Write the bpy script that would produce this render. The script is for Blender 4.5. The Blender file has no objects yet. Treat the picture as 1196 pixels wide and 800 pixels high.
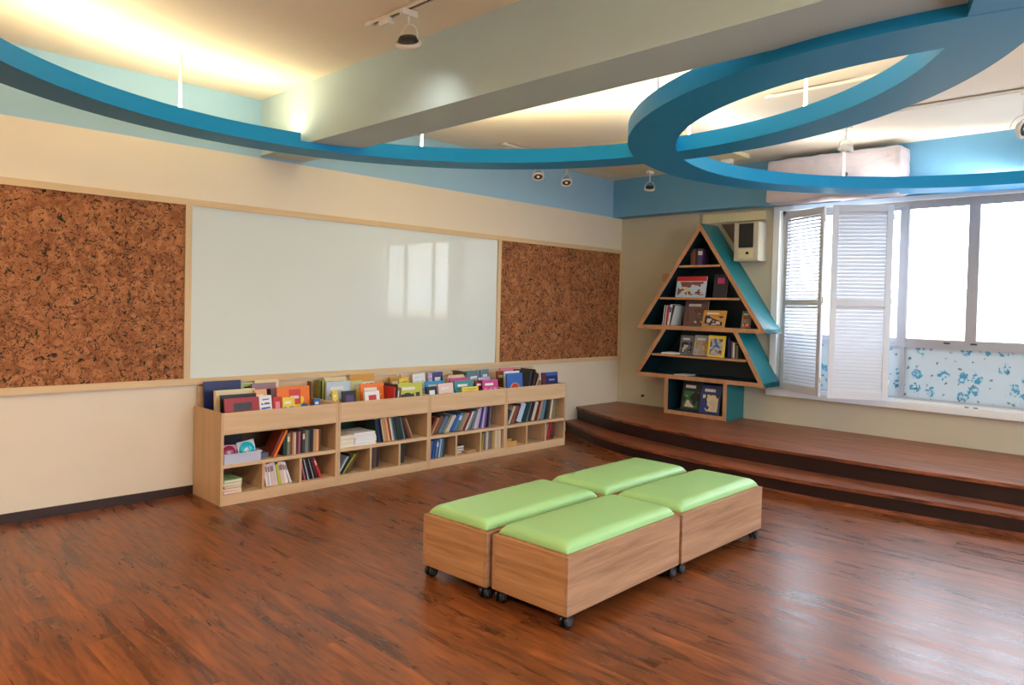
import bpy, bmesh, math, random
from mathutils import Matrix, Vector, Euler
random.seed(7)
PI = math.pi
S = bpy.context.scene
COL = S.collection

# ------------------------------------------------------------------ materials
def srgb(r, g, b):
    f = lambda c: (c/255)/12.92 if c/255 <= .04045 else (((c/255)+.055)/1.055)**2.4
    return (f(r), f(g), f(b), 1)

def new_mat(name):
    m = bpy.data.materials.new(name); m.use_nodes = True
    nt = m.node_tree
    return m, nt, nt.nodes['Principled BSDF']

_cache = {}
def plain(name, rgb, rough=.5, spec=.5, metal=0, emis=None, estr=0):
    if name in _cache: return _cache[name]
    m, nt, b = new_mat(name)
    b.inputs['Base Color'].default_value = srgb(*rgb)
    b.inputs['Roughness'].default_value = rough
    b.inputs['Specular IOR Level'].default_value = spec
    b.inputs['Metallic'].default_value = metal
    # gentle procedural unevenness
    n = nt.nodes.new('ShaderNodeTexNoise'); n.inputs['Scale'].default_value = 60
    tc = nt.nodes.new('ShaderNodeTexCoord'); nt.links.new(tc.outputs['Object'], n.inputs['Vector'])
    bp = nt.nodes.new('ShaderNodeBump'); bp.inputs['Strength'].default_value = .03; bp.inputs['Distance'].default_value = .002
    nt.links.new(n.outputs['Fac'], bp.inputs['Height']); nt.links.new(bp.outputs['Normal'], b.inputs['Normal'])
    if emis:
        b.inputs['Emission Color'].default_value = srgb(*emis); b.inputs['Emission Strength'].default_value = estr
    _cache[name] = m
    return m

def ramp(nt, fac, stops):
    r = nt.nodes.new('ShaderNodeValToRGB'); e = r.color_ramp.elements
    e[0].position, e[0].color = stops[0]; e[1].position, e[1].color = stops[-1]
    for p, c in stops[1:-1]:
        x = e.new(p); x.color = c
    nt.links.new(fac, r.inputs['Fac'])
    return r.outputs['Color']

def mapping(nt, scale=(1, 1, 1), rot=(0, 0, 0), src='Object', loc=(0, 0, 0)):
    tc = nt.nodes.new('ShaderNodeTexCoord'); mp = nt.nodes.new('ShaderNodeMapping')
    mp.inputs['Scale'].default_value = scale; mp.inputs['Rotation'].default_value = rot
    mp.inputs['Location'].default_value = loc
    nt.links.new(tc.outputs[src], mp.inputs['Vector'])
    return mp.outputs['Vector']

def noise(nt, vec, scale, detail=4, rough=.55, dist=0):
    n = nt.nodes.new('ShaderNodeTexNoise')
    n.inputs['Scale'].default_value = scale; n.inputs['Detail'].default_value = detail
    n.inputs['Roughness'].default_value = rough; n.inputs['Distortion'].default_value = dist
    nt.links.new(vec, n.inputs['Vector'])
    return n.outputs['Fac']

def mix(nt, fac, a, b, mode='MIX'):
    m = nt.nodes.new('ShaderNodeMix'); m.data_type = 'RGBA'; m.blend_type = mode
    for s, v in ((0, fac), (6, a), (7, b)):
        if isinstance(v, (tuple, float, int)): m.inputs[s].default_value = v
        else: nt.links.new(v, m.inputs[s])
    return m.outputs[2]

def math_n(nt, op, a, b=None, c=None):
    m = nt.nodes.new('ShaderNodeMath'); m.operation = op
    for i, v in enumerate((a, b, c)):
        if v is None: continue
        if isinstance(v, (int, float)): m.inputs[i].default_value = v
        else: nt.links.new(v, m.inputs[i])
    return m.outputs[0]

def bump(nt, h, b, strength=.2, dist=.003):
    bp = nt.nodes.new('ShaderNodeBump'); bp.inputs['Strength'].default_value = strength; bp.inputs['Distance'].default_value = dist
    nt.links.new(h, bp.inputs['Height']); nt.links.new(bp.outputs['Normal'], b.inputs['Normal'])

def wood(name, dark, light, axis, scale=1.0, rough=.45, contrast=1.0, spec=.4):
    """straight grain running along the given axis"""
    m, nt, b = new_mat(name)
    sc = [9*scale, 9*scale, 9*scale]; sc['xyz'.index(axis)] = .55*scale
    v = mapping(nt, tuple(sc))
    f = noise(nt, v, 2.2, 6, .6, .6)
    sc2 = [70, 70, 70]; sc2['xyz'.index(axis)] = 2.0
    f2 = noise(nt, mapping(nt, tuple(sc2)), 2.0, 3)
    f3 = math_n(nt, 'ADD', math_n(nt, 'MULTIPLY', f, .75), math_n(nt, 'MULTIPLY', f2, .25))
    lo, hi = .5-.18/contrast, .5+.18/contrast
    c = ramp(nt, f3, [(lo, srgb(*dark)), (hi, srgb(*light))])
    nt.links.new(c, b.inputs['Base Color'])
    b.inputs['Roughness'].default_value = rough; b.inputs['Specular IOR Level'].default_value = spec
    bump(nt, f2, b, .05, .001)
    return m

def mat_floor():
    m, nt, b = new_mat('floor_planks')
    v = mapping(nt, (1, 1, 1), (0, 0, PI/2))
    br = nt.nodes.new('ShaderNodeTexBrick'); nt.links.new(v, br.inputs['Vector'])
    br.inputs['Scale'].default_value = 1; br.inputs['Brick Width'].default_value = 1.1; br.inputs['Row Height'].default_value = .15
    br.inputs['Mortar Size'].default_value = .0009; br.inputs['Mortar Smooth'].default_value = .2
    br.inputs['Color1'].default_value = (0, 0, 0, 1); br.inputs['Color2'].default_value = (1, 1, 1, 1); br.inputs['Mortar'].default_value = (.5, .5, .5, 1)
    br.offset = .37
    sep = nt.nodes.new('ShaderNodeSeparateColor'); nt.links.new(br.outputs['Color'], sep.inputs['Color'])
    # shift the grain from plank to plank
    cx = nt.nodes.new('ShaderNodeCombineXYZ'); nt.links.new(math_n(nt, 'MULTIPLY', sep.outputs[0], 17.0), cx.inputs[1]); nt.links.new(math_n(nt, 'MULTIPLY', sep.outputs[0], 9.0), cx.inputs[2])
    add = nt.nodes.new('ShaderNodeVectorMath'); add.operation = 'ADD'
    nt.links.new(mapping(nt, (9, 1.3, 1)), add.inputs[0]); nt.links.new(cx.outputs[0], add.inputs[1])
    g = noise(nt, add.outputs[0], 1.0, 8, .62, .8)
    add2 = nt.nodes.new('ShaderNodeVectorMath'); add2.operation = 'ADD'
    nt.links.new(mapping(nt, (34, 3.2, 1)), add2.inputs[0]); nt.links.new(cx.outputs[0], add2.inputs[1])
    g2 = noise(nt, add2.outputs[0], 1.0, 5, .6, .5)
    add3 = nt.nodes.new('ShaderNodeVectorMath'); add3.operation = 'ADD'
    nt.links.new(mapping(nt, (24, 2.6, 1), loc=(3, 8, 0)), add3.inputs[0]); nt.links.new(cx.outputs[0], add3.inputs[1])
    g3 = noise(nt, add3.outputs[0], 1.0, 6, .62, .6)
    base = ramp(nt, g, [(.30, srgb(82, 46, 24)), (.5, srgb(130, 73, 36)), (.70, srgb(162, 92, 46))])
    tone = mix(nt, math_n(nt, 'MULTIPLY', sep.outputs[0], .30), base, srgb(96, 48, 28))
    fine = ramp(nt, g2, [(.36, (.55, .52, .50, 1)), (.56, (1.10, 1.08, 1.06, 1))])
    c = mix(nt, 1.0, tone, fine, 'MULTIPLY')
    streak = ramp(nt, g3, [(.60, (0, 0, 0, 1)), (.68, (1, 1, 1, 1))])
    c = mix(nt, math_n(nt, 'MULTIPLY', streak, .6), c, srgb(46, 27, 21))
    add4 = nt.nodes.new('ShaderNodeVectorMath'); add4.operation = 'ADD'
    nt.links.new(mapping(nt, (48, 5.0, 1), loc=(1, 4, 0)), add4.inputs[0]); nt.links.new(cx.outputs[0], add4.inputs[1])
    g4 = noise(nt, add4.outputs[0], 1.0, 4, .6, .6)
    st2 = ramp(nt, g4, [(.64, (0, 0, 0, 1)), (.69, (1, 1, 1, 1))])
    c = mix(nt, math_n(nt, 'MULTIPLY', st2, .5), c, srgb(40, 24, 20))
    c = mix(nt, math_n(nt, 'MULTIPLY', br.outputs['Fac'], .6), c, srgb(40, 22, 16))
    nt.links.new(c, b.inputs['Base Color'])
    nt.links.new(ramp(nt, g, [(.3, (.24, .24, .24, 1)), (.7, (.36, .36, .36, 1))]), b.inputs['Roughness'])
    b.inputs['Specular IOR Level'].default_value = .42
    bump(nt, g2, b, .06, .001)
    return m

def mat_cork():
    m, nt, b = new_mat('cork_chips')
    v = mapping(nt, (1, 1, 1))
    d = nt.nodes.new('ShaderNodeTexNoise'); d.inputs['Scale'].default_value = 9; d.inputs['Detail'].default_value = 4
    nt.links.new(v, d.inputs['Vector'])
    vm = nt.nodes.new('ShaderNodeVectorMath'); vm.operation = 'MULTIPLY_ADD'
    vm.inputs[1].default_value = (.16, .16, .16); nt.links.new(d.outputs['Color'], vm.inputs[0]); nt.links.new(v, vm.inputs[2])
    vo = nt.nodes.new('ShaderNodeTexVoronoi'); vo.inputs['Scale'].default_value = 30; nt.links.new(vm.outputs[0], vo.inputs['Vector'])
    sep = nt.nodes.new('ShaderNodeSeparateColor'); nt.links.new(vo.outputs['Color'], sep.inputs['Color'])
    c = ramp(nt, sep.outputs[0], [(0, srgb(146, 94, 62)), (.35, srgb(166, 108, 70)), (.7, srgb(186, 126, 84)), (1, srgb(152, 98, 66))])
    n1 = noise(nt, v, 24, 6, .66, 2.4)
    dk = ramp(nt, n1, [(.40, (1, 1, 1, 1)), (.455, (0, 0, 0, 1))])
    c = mix(nt, math_n(nt, 'MULTIPLY', dk, .85), c, srgb(58, 36, 22))
    n2 = noise(nt, v, 5, 5, .6, 1.0)
    br = ramp(nt, n2, [(.35, (.78, .74, .70, 1)), (.6, (1.05, 1.05, 1.05, 1))])
    c = mix(nt, 1.0, c, br, 'MULTIPLY')
    n3 = noise(nt, v, 13, 4, .66, 2.5)
    gk = ramp(nt, n3, [(.585, (0, 0, 0, 1)), (.61, (1, 1, 1, 1))])
    c = mix(nt, gk, c, srgb(40, 44, 34))
    nt.links.new(c, b.inputs['Base Color']); b.inputs['Roughness'].default_value = .8; b.inputs['Specular IOR Level'].default_value = .2
    bump(nt, n1, b, .3, .002)
    return m

def mat_wall(name, low, high=None, split=2.655):
    m, nt, b = new_mat(name)
    v = mapping(nt)
    n = noise(nt, v, 3, 4)
    lo = ramp(nt, n, [(.3, tuple(x*.97 for x in srgb(*low)[:3])+(1,)), (.7, srgb(*low))])
    if high:
        sp = nt.nodes.new('ShaderNodeSeparateXYZ'); nt.links.new(v, sp.inputs[0])
        k = math_n(nt, 'GREATER_THAN', sp.outputs[2], split)
        nt.links.new(mix(nt, k, lo, srgb(*high)), b.inputs['Base Color'])
    else:
        nt.links.new(lo, b.inputs['Base Color'])
    b.inputs['Roughness'].default_value = .65; b.inputs['Specular IOR Level'].default_value = .3
    bump(nt, noise(nt, v, 180, 2), b, .08, .001)
    return m

def mat_glass(name='window_glass', tint=(1, 1, 1, 1)):
    m, nt, b = new_mat(name); nt.nodes.remove(b)
    out = nt.nodes['Material Output']
    tr = nt.nodes.new('ShaderNodeBsdfTransparent'); tr.inputs[0].default_value = tint
    gl = nt.nodes.new('ShaderNodeBsdfGlossy'); gl.inputs['Roughness'].default_value = .02
    lw = nt.nodes.new('ShaderNodeLayerWeight'); lw.inputs[0].default_value = .5
    fac = math_n(nt, 'ADD', math_n(nt, 'MULTIPLY', math_n(nt, 'POWER', lw.outputs['Facing'], 4.0), .5), .03)
    mx = nt.nodes.new('ShaderNodeMixShader')
    nt.links.new(fac, mx.inputs[0]); nt.links.new(tr.outputs[0], mx.inputs[1]); nt.links.new(gl.outputs[0], mx.inputs[2])
    nt.links.new(mx.outputs[0], out.inputs[0])
    return m

def mat_film():
    """frosted glass with small blue and green flower sprigs printed on it"""
    m, nt, b = new_mat('floral_frosted_glass'); nt.nodes.remove(b)
    out = nt.nodes['Material Output']
    v = mapping(nt, (1, 1, 1))
    wob = nt.nodes.new('ShaderNodeTexNoise'); wob.inputs['Scale'].default_value = 34; wob.inputs['Detail'].default_value = 3
    nt.links.new(v, wob.inputs['Vector'])
    va = nt.nodes.new('ShaderNodeVectorMath'); va.operation = 'MULTIPLY_ADD'; va.inputs[1].default_value = (0, .045, .045)
    nt.links.new(wob.outputs['Color'], va.inputs[0]); nt.links.new(v, va.inputs[2])
    sx = nt.nodes.new('ShaderNodeSeparateXYZ'); nt.links.new(va.outputs[0], sx.inputs[0])
    flat = nt.nodes.new('ShaderNodeCombineXYZ'); nt.links.new(sx.outputs[1], flat.inputs[0]); nt.links.new(sx.outputs[2], flat.inputs[1])
    vo = nt.nodes.new('ShaderNodeTexVoronoi'); vo.voronoi_dimensions = '2D'; vo.inputs['Scale'].default_value = 5.4; vo.inputs['Randomness'].default_value = .8
    nt.links.new(flat.outputs[0], vo.inputs['Vector'])
    vs = nt.nodes.new('ShaderNodeTexVoronoi'); vs.voronoi_dimensions = '2D'; vs.inputs['Scale'].default_value = 8.5; vs.inputs['Randomness'].default_value = .8
    nt.links.new(flat.outputs[0], vs.inputs['Vector'])
    brk = noise(nt, v, 34, 3)
    big = math_n(nt, 'MULTIPLY', math_n(nt, 'LESS_THAN', vo.outputs['Distance'], .27), math_n(nt, 'GREATER_THAN', brk, .50))
    sm = math_n(nt, 'MULTIPLY', math_n(nt, 'LESS_THAN', vs.outputs['Distance'], .11), math_n(nt, 'GREATER_THAN', brk, .50))
    c = mix(nt, math_n(nt, 'MULTIPLY', big, .85), srgb(240, 245, 247), srgb(70, 185, 215))
    c = mix(nt, math_n(nt, 'MULTIPLY', sm, .8), c, srgb(110, 140, 130))
    tl = nt.nodes.new('ShaderNodeBsdfTranslucent'); nt.links.new(mix(nt, 1.0, c, (.36, .38, .39, 1), 'MULTIPLY'), tl.inputs[0])
    df = nt.nodes.new('ShaderNodeBsdfDiffuse'); nt.links.new(c, df.inputs[0])
    gl = nt.nodes.new('ShaderNodeBsdfGlossy'); gl.inputs['Roughness'].default_value = .15
    m1 = nt.nodes.new('ShaderNodeMixShader'); m1.inputs[0].default_value = .35
    nt.links.new(tl.outputs[0], m1.inputs[1]); nt.links.new(df.outputs[0], m1.inputs[2])
    m2 = nt.nodes.new('ShaderNodeMixShader'); m2.inputs[0].default_value = .05
    nt.links.new(m1.outputs[0], m2.inputs[1]); nt.links.new(gl.outputs[0], m2.inputs[2])
    nt.links.new(m2.outputs[0], out.inputs[0])
    return m

M = {}
M['floor'] = mat_floor()
M['cork'] = mat_cork()
M['wall_left'] = mat_wall('wall_paint_cream_and_blue', (230, 218, 198), (158, 200, 228))
M['wall_back'] = mat_wall('wall_paint_khaki_cream', (204, 196, 174))
M['wall_plain'] = mat_wall('wall_paint_plain', (222, 214, 198))
M['soffit'] = mat_wall('soffit_paint_blue', (112, 170, 204))
M['beam'] = mat_wall('beam_paint_pale_blue', (188, 212, 220))
M['ceiling'] = mat_wall('ceiling_paint', (243, 234, 216))
M['ring'] = plain('ring_paint_blue', (26, 146, 204), .5, .2)
M['base'] = wood('baseboard_brown', (40, 22, 15), (58, 33, 22), 'x', rough=.4)
M['platform'] = wood('platform_dark_wood', (58, 28, 20), (172, 100, 68), 'y', 1.4, .34, 1.1, .3)
M['riser'] = wood('riser_dark_wood', (34, 20, 20), (52, 30, 27), 'y', 1.4, .4)
M['oak'] = wood('bookcase_light_oak', (200, 166, 126), (224, 192, 154), 'x', 1, .5, .8)
M['oakv'] = wood('bookcase_light_oak_upright', (196, 160, 120), (218, 184, 146), 'z', 1, .5, .8)
M['oakshade'] = wood('bookcase_shaded_back', (92, 68, 52), (122, 92, 70), 'x', 1, .6, .8)  # wood tone darkened to carry the shade inside shelves and cubbies
M['frame'] = wood('board_frame_maple', (206, 176, 132), (226, 198, 156), 'x', 1, .5, .7)
M['framev'] = wood('board_frame_maple_upright', (206, 176, 132), (226, 198, 156), 'z', 1, .5, .7)
M['elm'] = wood('box_seat_elm', (142, 102, 76), (206, 162, 126), 'x', 1.1, .45, .9)
M['elmy'] = wood('box_seat_elm_end', (152, 106, 70), (212, 164, 120), 'y', 1.1, .45, .9)
M['green'] = plain('green_vinyl', (164, 212, 142), .36, .4)
M['edge'] = wood('tree_edge_wood', (176, 128, 92), (206, 156, 116), 'z', 1, .5, .8)
M['teal'] = plain('tree_teal_paint', (10, 116, 126), .30, .6)
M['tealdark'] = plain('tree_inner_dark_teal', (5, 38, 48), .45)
M['white'] = plain('white_paint', (236, 238, 240), .4)
M['whitem'] = plain('white_metal', (235, 232, 226), .35)
M['shutter'] = plain('shutter_white_paint', (222, 226, 234), .45)
M['alu'] = plain('window_frame_aluminium', (176, 178, 186), .35, .6)
M['black'] = plain('black_plastic', (22, 23, 26), .35)
M['darkmetal'] = plain('dark_heat_sink', (48, 48, 46), .45)
M['grey'] = plain('grey_rubber', (70, 76, 84), .4)
M['glass'] = mat_glass()
M['film'] = mat_film()
M['acbeige'] = plain('aircon_beige_plastic', (206, 198, 176), .5)
M['pages'] = plain('book_pages', (226, 216, 196), .8, .2)
M['cloth'] = mat_wall('dust_cover_cloth', (196, 188, 194))
M['led'] = plain('led_strip_glow', (255, 240, 210), .5, .5, 0, (255, 224, 170), 50.0)
M['led2'] = plain('led_strip_glow_neutral', (255, 246, 236), .5, .5, 0, (255, 240, 226), 20.0)
M['lens'] = plain('lamp_lens', (250, 240, 220), .3, .5, 0, (255, 236, 210), .25)
M['coverboard'] = wood('cream_board', (222, 208, 160), (236, 224, 184), 'z', 1, .5, .6)

def mat_whiteboard():
    m, nt, b = new_mat('whiteboard_glass')
    b.inputs['Base Color'].default_value = srgb(222, 230, 226)
    b.inputs['Roughness'].default_value = .02; b.inputs['Specular IOR Level'].default_value = .3
    b.inputs['IOR'].default_value = 1.5
    return m
M['wb'] = mat_whiteboard()

PAL = dict(navy=(20, 34, 92), navyblue=(34, 52, 120), palegreen=(190, 204, 140), black=(20, 20, 24), cream=(226, 208, 168), tan=(186, 146, 104),
    mauve=(150, 118, 132), dark=(42, 38, 46), crimson=(158, 22, 34), peach=(232, 168, 120), white=(232, 232, 232), blue=(36, 92, 176), red=(196, 44, 40),
    pink=(224, 132, 158), orange=(234, 118, 34), yellow=(236, 208, 56), lightgreen=(150, 190, 130), paleblue=(188, 206, 226), ochre=(204, 150, 60),
    brown=(106, 70, 48), purple=(84, 62, 118), mustard=(186, 144, 36), olive=(136, 132, 50), lime=(192, 196, 70), lilac=(180, 160, 206), sky=(44, 148, 206),
    palepink=(230, 200, 196), green=(52, 112, 60), teal=(50, 142, 146), cyan=(90, 190, 200), magenta=(186, 48, 128), maroon=(106, 34, 44), slate=(92, 124, 142),
    rust=(140, 72, 48), mauvebrown=(112, 84, 84), greygreen=(122, 128, 112), grey=(120, 122, 128), silver=(170, 172, 178), bluegrey=(92, 112, 138),
    darkgreen=(34, 58, 46), darkteal=(20, 58, 70), redbrown=(126, 52, 38), darkgrey=(66, 68, 74), wine=(96, 26, 46), creamgrey=(200, 192, 176), yellowgreen=(170, 176, 60))
PAL['dark teal'] = PAL['darkteal']
def cm(c):  # cover material
    return plain('cover_'+c, PAL[c], .4)

def art_mat(c1, c2, style):
    """printed front cover: a procedural picture on the cover's own UVs"""
    key = f'cover_art_{c1}_{c2}_{style}'
    if key in _cache: return _cache[key]
    m, nt, b = new_mat(key)
    tc = nt.nodes.new('ShaderNodeTexCoord'); sp = nt.nodes.new('ShaderNodeSeparateXYZ'); nt.links.new(tc.outputs['UV'], sp.inputs[0])
    u, v = sp.outputs[0], sp.outputs[1]
    def rect(a, bb, c, d):
        r = math_n(nt, 'MULTIPLY', math_n(nt, 'GREATER_THAN', u, a), math_n(nt, 'LESS_THAN', u, bb))
        s = math_n(nt, 'MULTIPLY', math_n(nt, 'GREATER_THAN', v, c), math_n(nt, 'LESS_THAN', v, d))
        return math_n(nt, 'MULTIPLY', r, s)
    def disc(cx, cy, r, asp=1.0):
        du = math_n(nt, 'SUBTRACT', u, cx); dv = math_n(nt, 'MULTIPLY', math_n(nt, 'SUBTRACT', v, cy), asp)
        return math_n(nt, 'LESS_THAN', math_n(nt, 'ADD', math_n(nt, 'MULTIPLY', du, du), math_n(nt, 'MULTIPLY', dv, dv)), r*r)
    A, B = srgb(*PAL[c1]), srgb(*PAL[c2])
    n = nt.nodes.new('ShaderNodeTexNoise'); n.inputs['Scale'].default_value = 2.2 + .3*(len(key) % 4); n.inputs['Detail'].default_value = 2
    off = nt.nodes.new('ShaderNodeMapping'); off.inputs['Location'].default_value = (len(key)*.71, len(c1)*1.3, 0)
    nt.links.new(tc.outputs['UV'], off.inputs['Vector']); nt.links.new(off.outputs[0], n.inputs['Vector'])
    sepn = nt.nodes.new('ShaderNodeSeparateColor'); nt.links.new(n.outputs['Color'], sepn.inputs['Color'])
    col = A
    if style == 'plate':
        col = mix(nt, rect(.25, .78, .60, .84), A, B)
    elif style == 'band':
        col = mix(nt, rect(0, 1, .78, 1), A, B)
        pic = math_n(nt, 'MULTIPLY', rect(.06, .94, .10, .74), math_n(nt, 'GREATER_THAN', n.outputs['Fac'], .5))
        col = mix(nt, pic, col, srgb(130, 76, 66))
        pic = math_n(nt, 'MULTIPLY', rect(.1, .5, .1, .5), math_n(nt, 'GREATER_THAN', sepn.outputs[1], .54))
        col = mix(nt, pic, col, srgb(222, 200, 150))
    elif style == 'picture':
        pic = math_n(nt, 'MULTIPLY', rect(.1, .9, .08, .66), math_n(nt, 'GREATER_THAN', n.outputs['Fac'], .46))
        col = mix(nt, pic, A, B)
        pic = math_n(nt, 'MULTIPLY', rect(.2, .8, .12, .5), math_n(nt, 'GREATER_THAN', sepn.outputs[0], .54))
        col = mix(nt, pic, col, srgb(208, 196, 176))
        col = mix(nt, rect(.16, .7, .76, .86), col, srgb(230, 226, 214))
    elif style == 'framed':
        inner = rect(.13, .87, .09, .86)
        pict = ramp(nt, n.outputs['Fac'], [(.38, B), (.5, srgb(196, 190, 176)), (.62, srgb(108, 60, 70))])
        col = mix(nt, inner, A, pict)
    elif style == 'playful':
        lower = math_n(nt, 'GREATER_THAN', math_n(nt, 'ADD', n.outputs['Fac'], math_n(nt, 'MULTIPLY', v, -.7)), .12)
        col = mix(nt, lower, A, B)
        col = mix(nt, rect(.36, .72, .5, .92), col, srgb(206, 62, 52))
        col = mix(nt, rect(.40, .66, .66, .74), col, srgb(226, 196, 206))
        col = mix(nt, disc(.82, .42, .11), col, srgb(34, 110, 150))
        col = mix(nt, disc(.28, .36, .09), col, srgb(60, 96, 130))
    elif style == 'disc':
        col = mix(nt, rect(0, .22, 0, 1), A, B)
        col = mix(nt, disc(.33, .30, .10, .62), col, srgb(232, 230, 224))
        col = mix(nt, rect(.42, .8, .66, .72), col, srgb(150, 160, 190))
        col = mix(nt, rect(.25, .95, .86, 1), col, srgb(44, 96, 176))
    elif style == 'oval':
        col = mix(nt, disc(.5, .34, .34, 1.1), A, srgb(220, 190, 80))
        col = mix(nt, disc(.5, .42, .27, 1.3), col, B)
    elif style == 'text':
        st = math_n(nt, 'GREATER_THAN', math_n(nt, 'SINE', math_n(nt, 'MULTIPLY', v, 44.0)), .35)
        st = math_n(nt, 'MULTIPLY', st, math_n(nt, 'GREATER_THAN', n.outputs['Fac'], .42))
        col = mix(nt, math_n(nt, 'MULTIPLY', st, rect(.14, .86, .3, .9)), A, B)
    if isinstance(col, tuple): b.inputs['Base Color'].default_value = col
    else: nt.links.new(col, b.inputs['Base Color'])
    b.inputs['Roughness'].default_value = .35
    _cache[key] = m
    return m

# ------------------------------------------------------------------ mesh helpers
class MB:
    """collects shapes into one mesh"""
    def __init__(self): self.bm = bmesh.new(); self.mats = []; self.uv = self.bm.loops.layers.uv.new('UVMap')
    def mi(self, m):
        if m not in self.mats: self.mats.append(m)
        return self.mats.index(m)
    def box(self, a, b, m, mat=None, bev=0):
        x0, y0, z0 = a; x1, y1, z1 = b
        vs = [self.bm.verts.new(p) for p in ((x0,y0,z0),(x1,y0,z0),(x1,y1,z0),(x0,y1,z0),(x0,y0,z1),(x1,y0,z1),(x1,y1,z1),(x0,y1,z1))]
        fs = [self.bm.faces.new([vs[i] for i in q]) for q in ((3,2,1,0),(4,5,6,7),(0,1,5,4),(1,2,6,5),(2,3,7,6),(3,0,4,7))]
        k = self.mi(m)
        for f in fs: f.material_index = k
        if bev > 0:
            es = list({e for f in fs for e in f.edges})
            r = bmesh.ops.bevel(self.bm, geom=es, offset=bev, segments=2, affect='EDGES', profile=.6)
            for f in r['faces']: f.material_index = k
            vs = list({v for f in r['faces'] for v in f.verts} | {v for v in vs if v.is_valid})
        if mat is not None: bmesh.ops.transform(self.bm, matrix=mat, verts=[v for v in vs if v.is_valid])
        return fs
    def prism(self, pts, y0, y1, m, axis='y'):
        """extrude an outline given in the plane across `axis`"""
        def P(a, c, t):
            return {'y': (a, t, c), 'x': (t, a, c), 'z': (a, c, t)}[axis]
        A = [self.bm.verts.new(P(a, c, y0)) for a, c in pts]; B = [self.bm.verts.new(P(a, c, y1)) for a, c in pts]
        k = self.mi(m); n = len(pts); fs = [self.bm.faces.new(A), self.bm.faces.new(B[::-1])]
        for i in range(n): fs.append(self.bm.faces.new([A[i], B[i], B[(i+1) % n], A[(i+1) % n]]))
        for f in fs: f.material_index = k
        return fs
    def lathe(self, prof, m, seg=24, mat=None, cap=True):
        k = self.mi(m); rings = []
        for r, z in prof:
            rings.append([self.bm.verts.new((r*math.cos(2*PI*i/seg), r*math.sin(2*PI*i/seg), z)) for i in range(seg)])
        for a, b in zip(rings, rings[1:]):
            for i in range(seg):
                f = self.bm.faces.new([a[i], a[(i+1) % seg], b[(i+1) % seg], b[i]]); f.material_index = k; f.smooth = True
        if cap:
            f = self.bm.faces.new(rings[0][::-1]); f.material_index = k
            f = self.bm.faces.new(rings[-1]); f.material_index = k
        vs = [v for r in rings for v in r]
        if mat is not None: bmesh.ops.transform(self.bm, matrix=mat, verts=vs)
    def tube(self, pts, r, m, seg=8):
        k = self.mi(m); pts = [Vector(p) for p in pts]; rings = []
        for i, p in enumerate(pts):
            d = (pts[min(i+1, len(pts)-1)] - pts[max(i-1, 0)]).normalized()
            q = d.to_track_quat('Z', 'Y')
            rings.append([self.bm.verts.new(p + q @ Vector((r*math.cos(2*PI*j/seg), r*math.sin(2*PI*j/seg), 0))) for j in range(seg)])
        for a, b in zip(rings, rings[1:]):
            for j in range(seg):
                f = self.bm.faces.new([a[j], a[(j+1) % seg], b[(j+1) % seg], b[j]]); f.material_index = k; f.smooth = True
        for q in (rings[0][::-1], rings[-1]):
            f = self.bm.faces.new(q); f.material_index = k
    def build(self, name, parent=None, loc=None):
        bmesh.ops.recalc_face_normals(self.bm, faces=self.bm.faces)
        me = bpy.data.meshes.new(name); self.bm.to_mesh(me); self.bm.free()
        for m in self.mats: me.materials.append(m)
        o = bpy.data.objects.new(name, me); COL.objects.link(o)
        if parent: o.parent = parent
        if loc: o.location = loc
        return o

def empty(name, loc=(0, 0, 0), rz=0):
    o = bpy.data.objects.new(name, None); o.empty_display_size = .1; COL.objects.link(o)
    o.location = loc; o.rotation_euler = (0, 0, rz)
    return o
def tag(o, label, cat, group=None, kind=None):
    o['label'] = label; o['category'] = cat
    if group: o['group'] = group
    if kind: o['kind'] = kind
    return o
def struct(o): o['kind'] = 'structure'; return o
def copy_tree(o, parent=None):
    c = o.copy(); COL.objects.link(c); c.parent = parent
    for ch in list(o.children): copy_tree(ch, c)
    return c
def bx(name, a, b, m, parent=None, bev=0):
    q = MB(); q.box(a, b, m, bev=bev); return q.build(name, parent)

# ------------------------------------------------------------------ room shell
X0, Y1 = -11.5, -8.2          # far ends of the room behind the camera
HC = 3.12
struct(bx('floor', (X0, Y1, -.1), (0, 0, 0), M['floor']))
struct(bx('ceiling', (X0, Y1, HC), (0, 0, HC+.1), M['ceiling']))
struct(bx('wall_left', (X0-.15, 0, -.1), (.2, .15, HC+.1), M['wall_left']))
struct(bx('wall_front', (X0-.15, Y1-.15, -.1), (X0, 0, HC+.1), M['wall_plain']))
# window opening in the back wall
WY0, WY1, WZ0, WZ1 = -6.25, -2.12, .665, 2.60
w = MB()
T = .20
w.box((0, Y1-.15, -.1), (T, 0, WZ0), M['wall_back'])
w.box((0, Y1-.15, WZ1), (T, 0, HC+.1), M['wall_back'])
w.box((0, WY1, WZ0), (T, 0, WZ1), M['wall_back'])
w.box((0, Y1-.15, WZ0), (T, WY0, WZ1), M['wall_back'])
struct(w.build('wall_back'))
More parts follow.
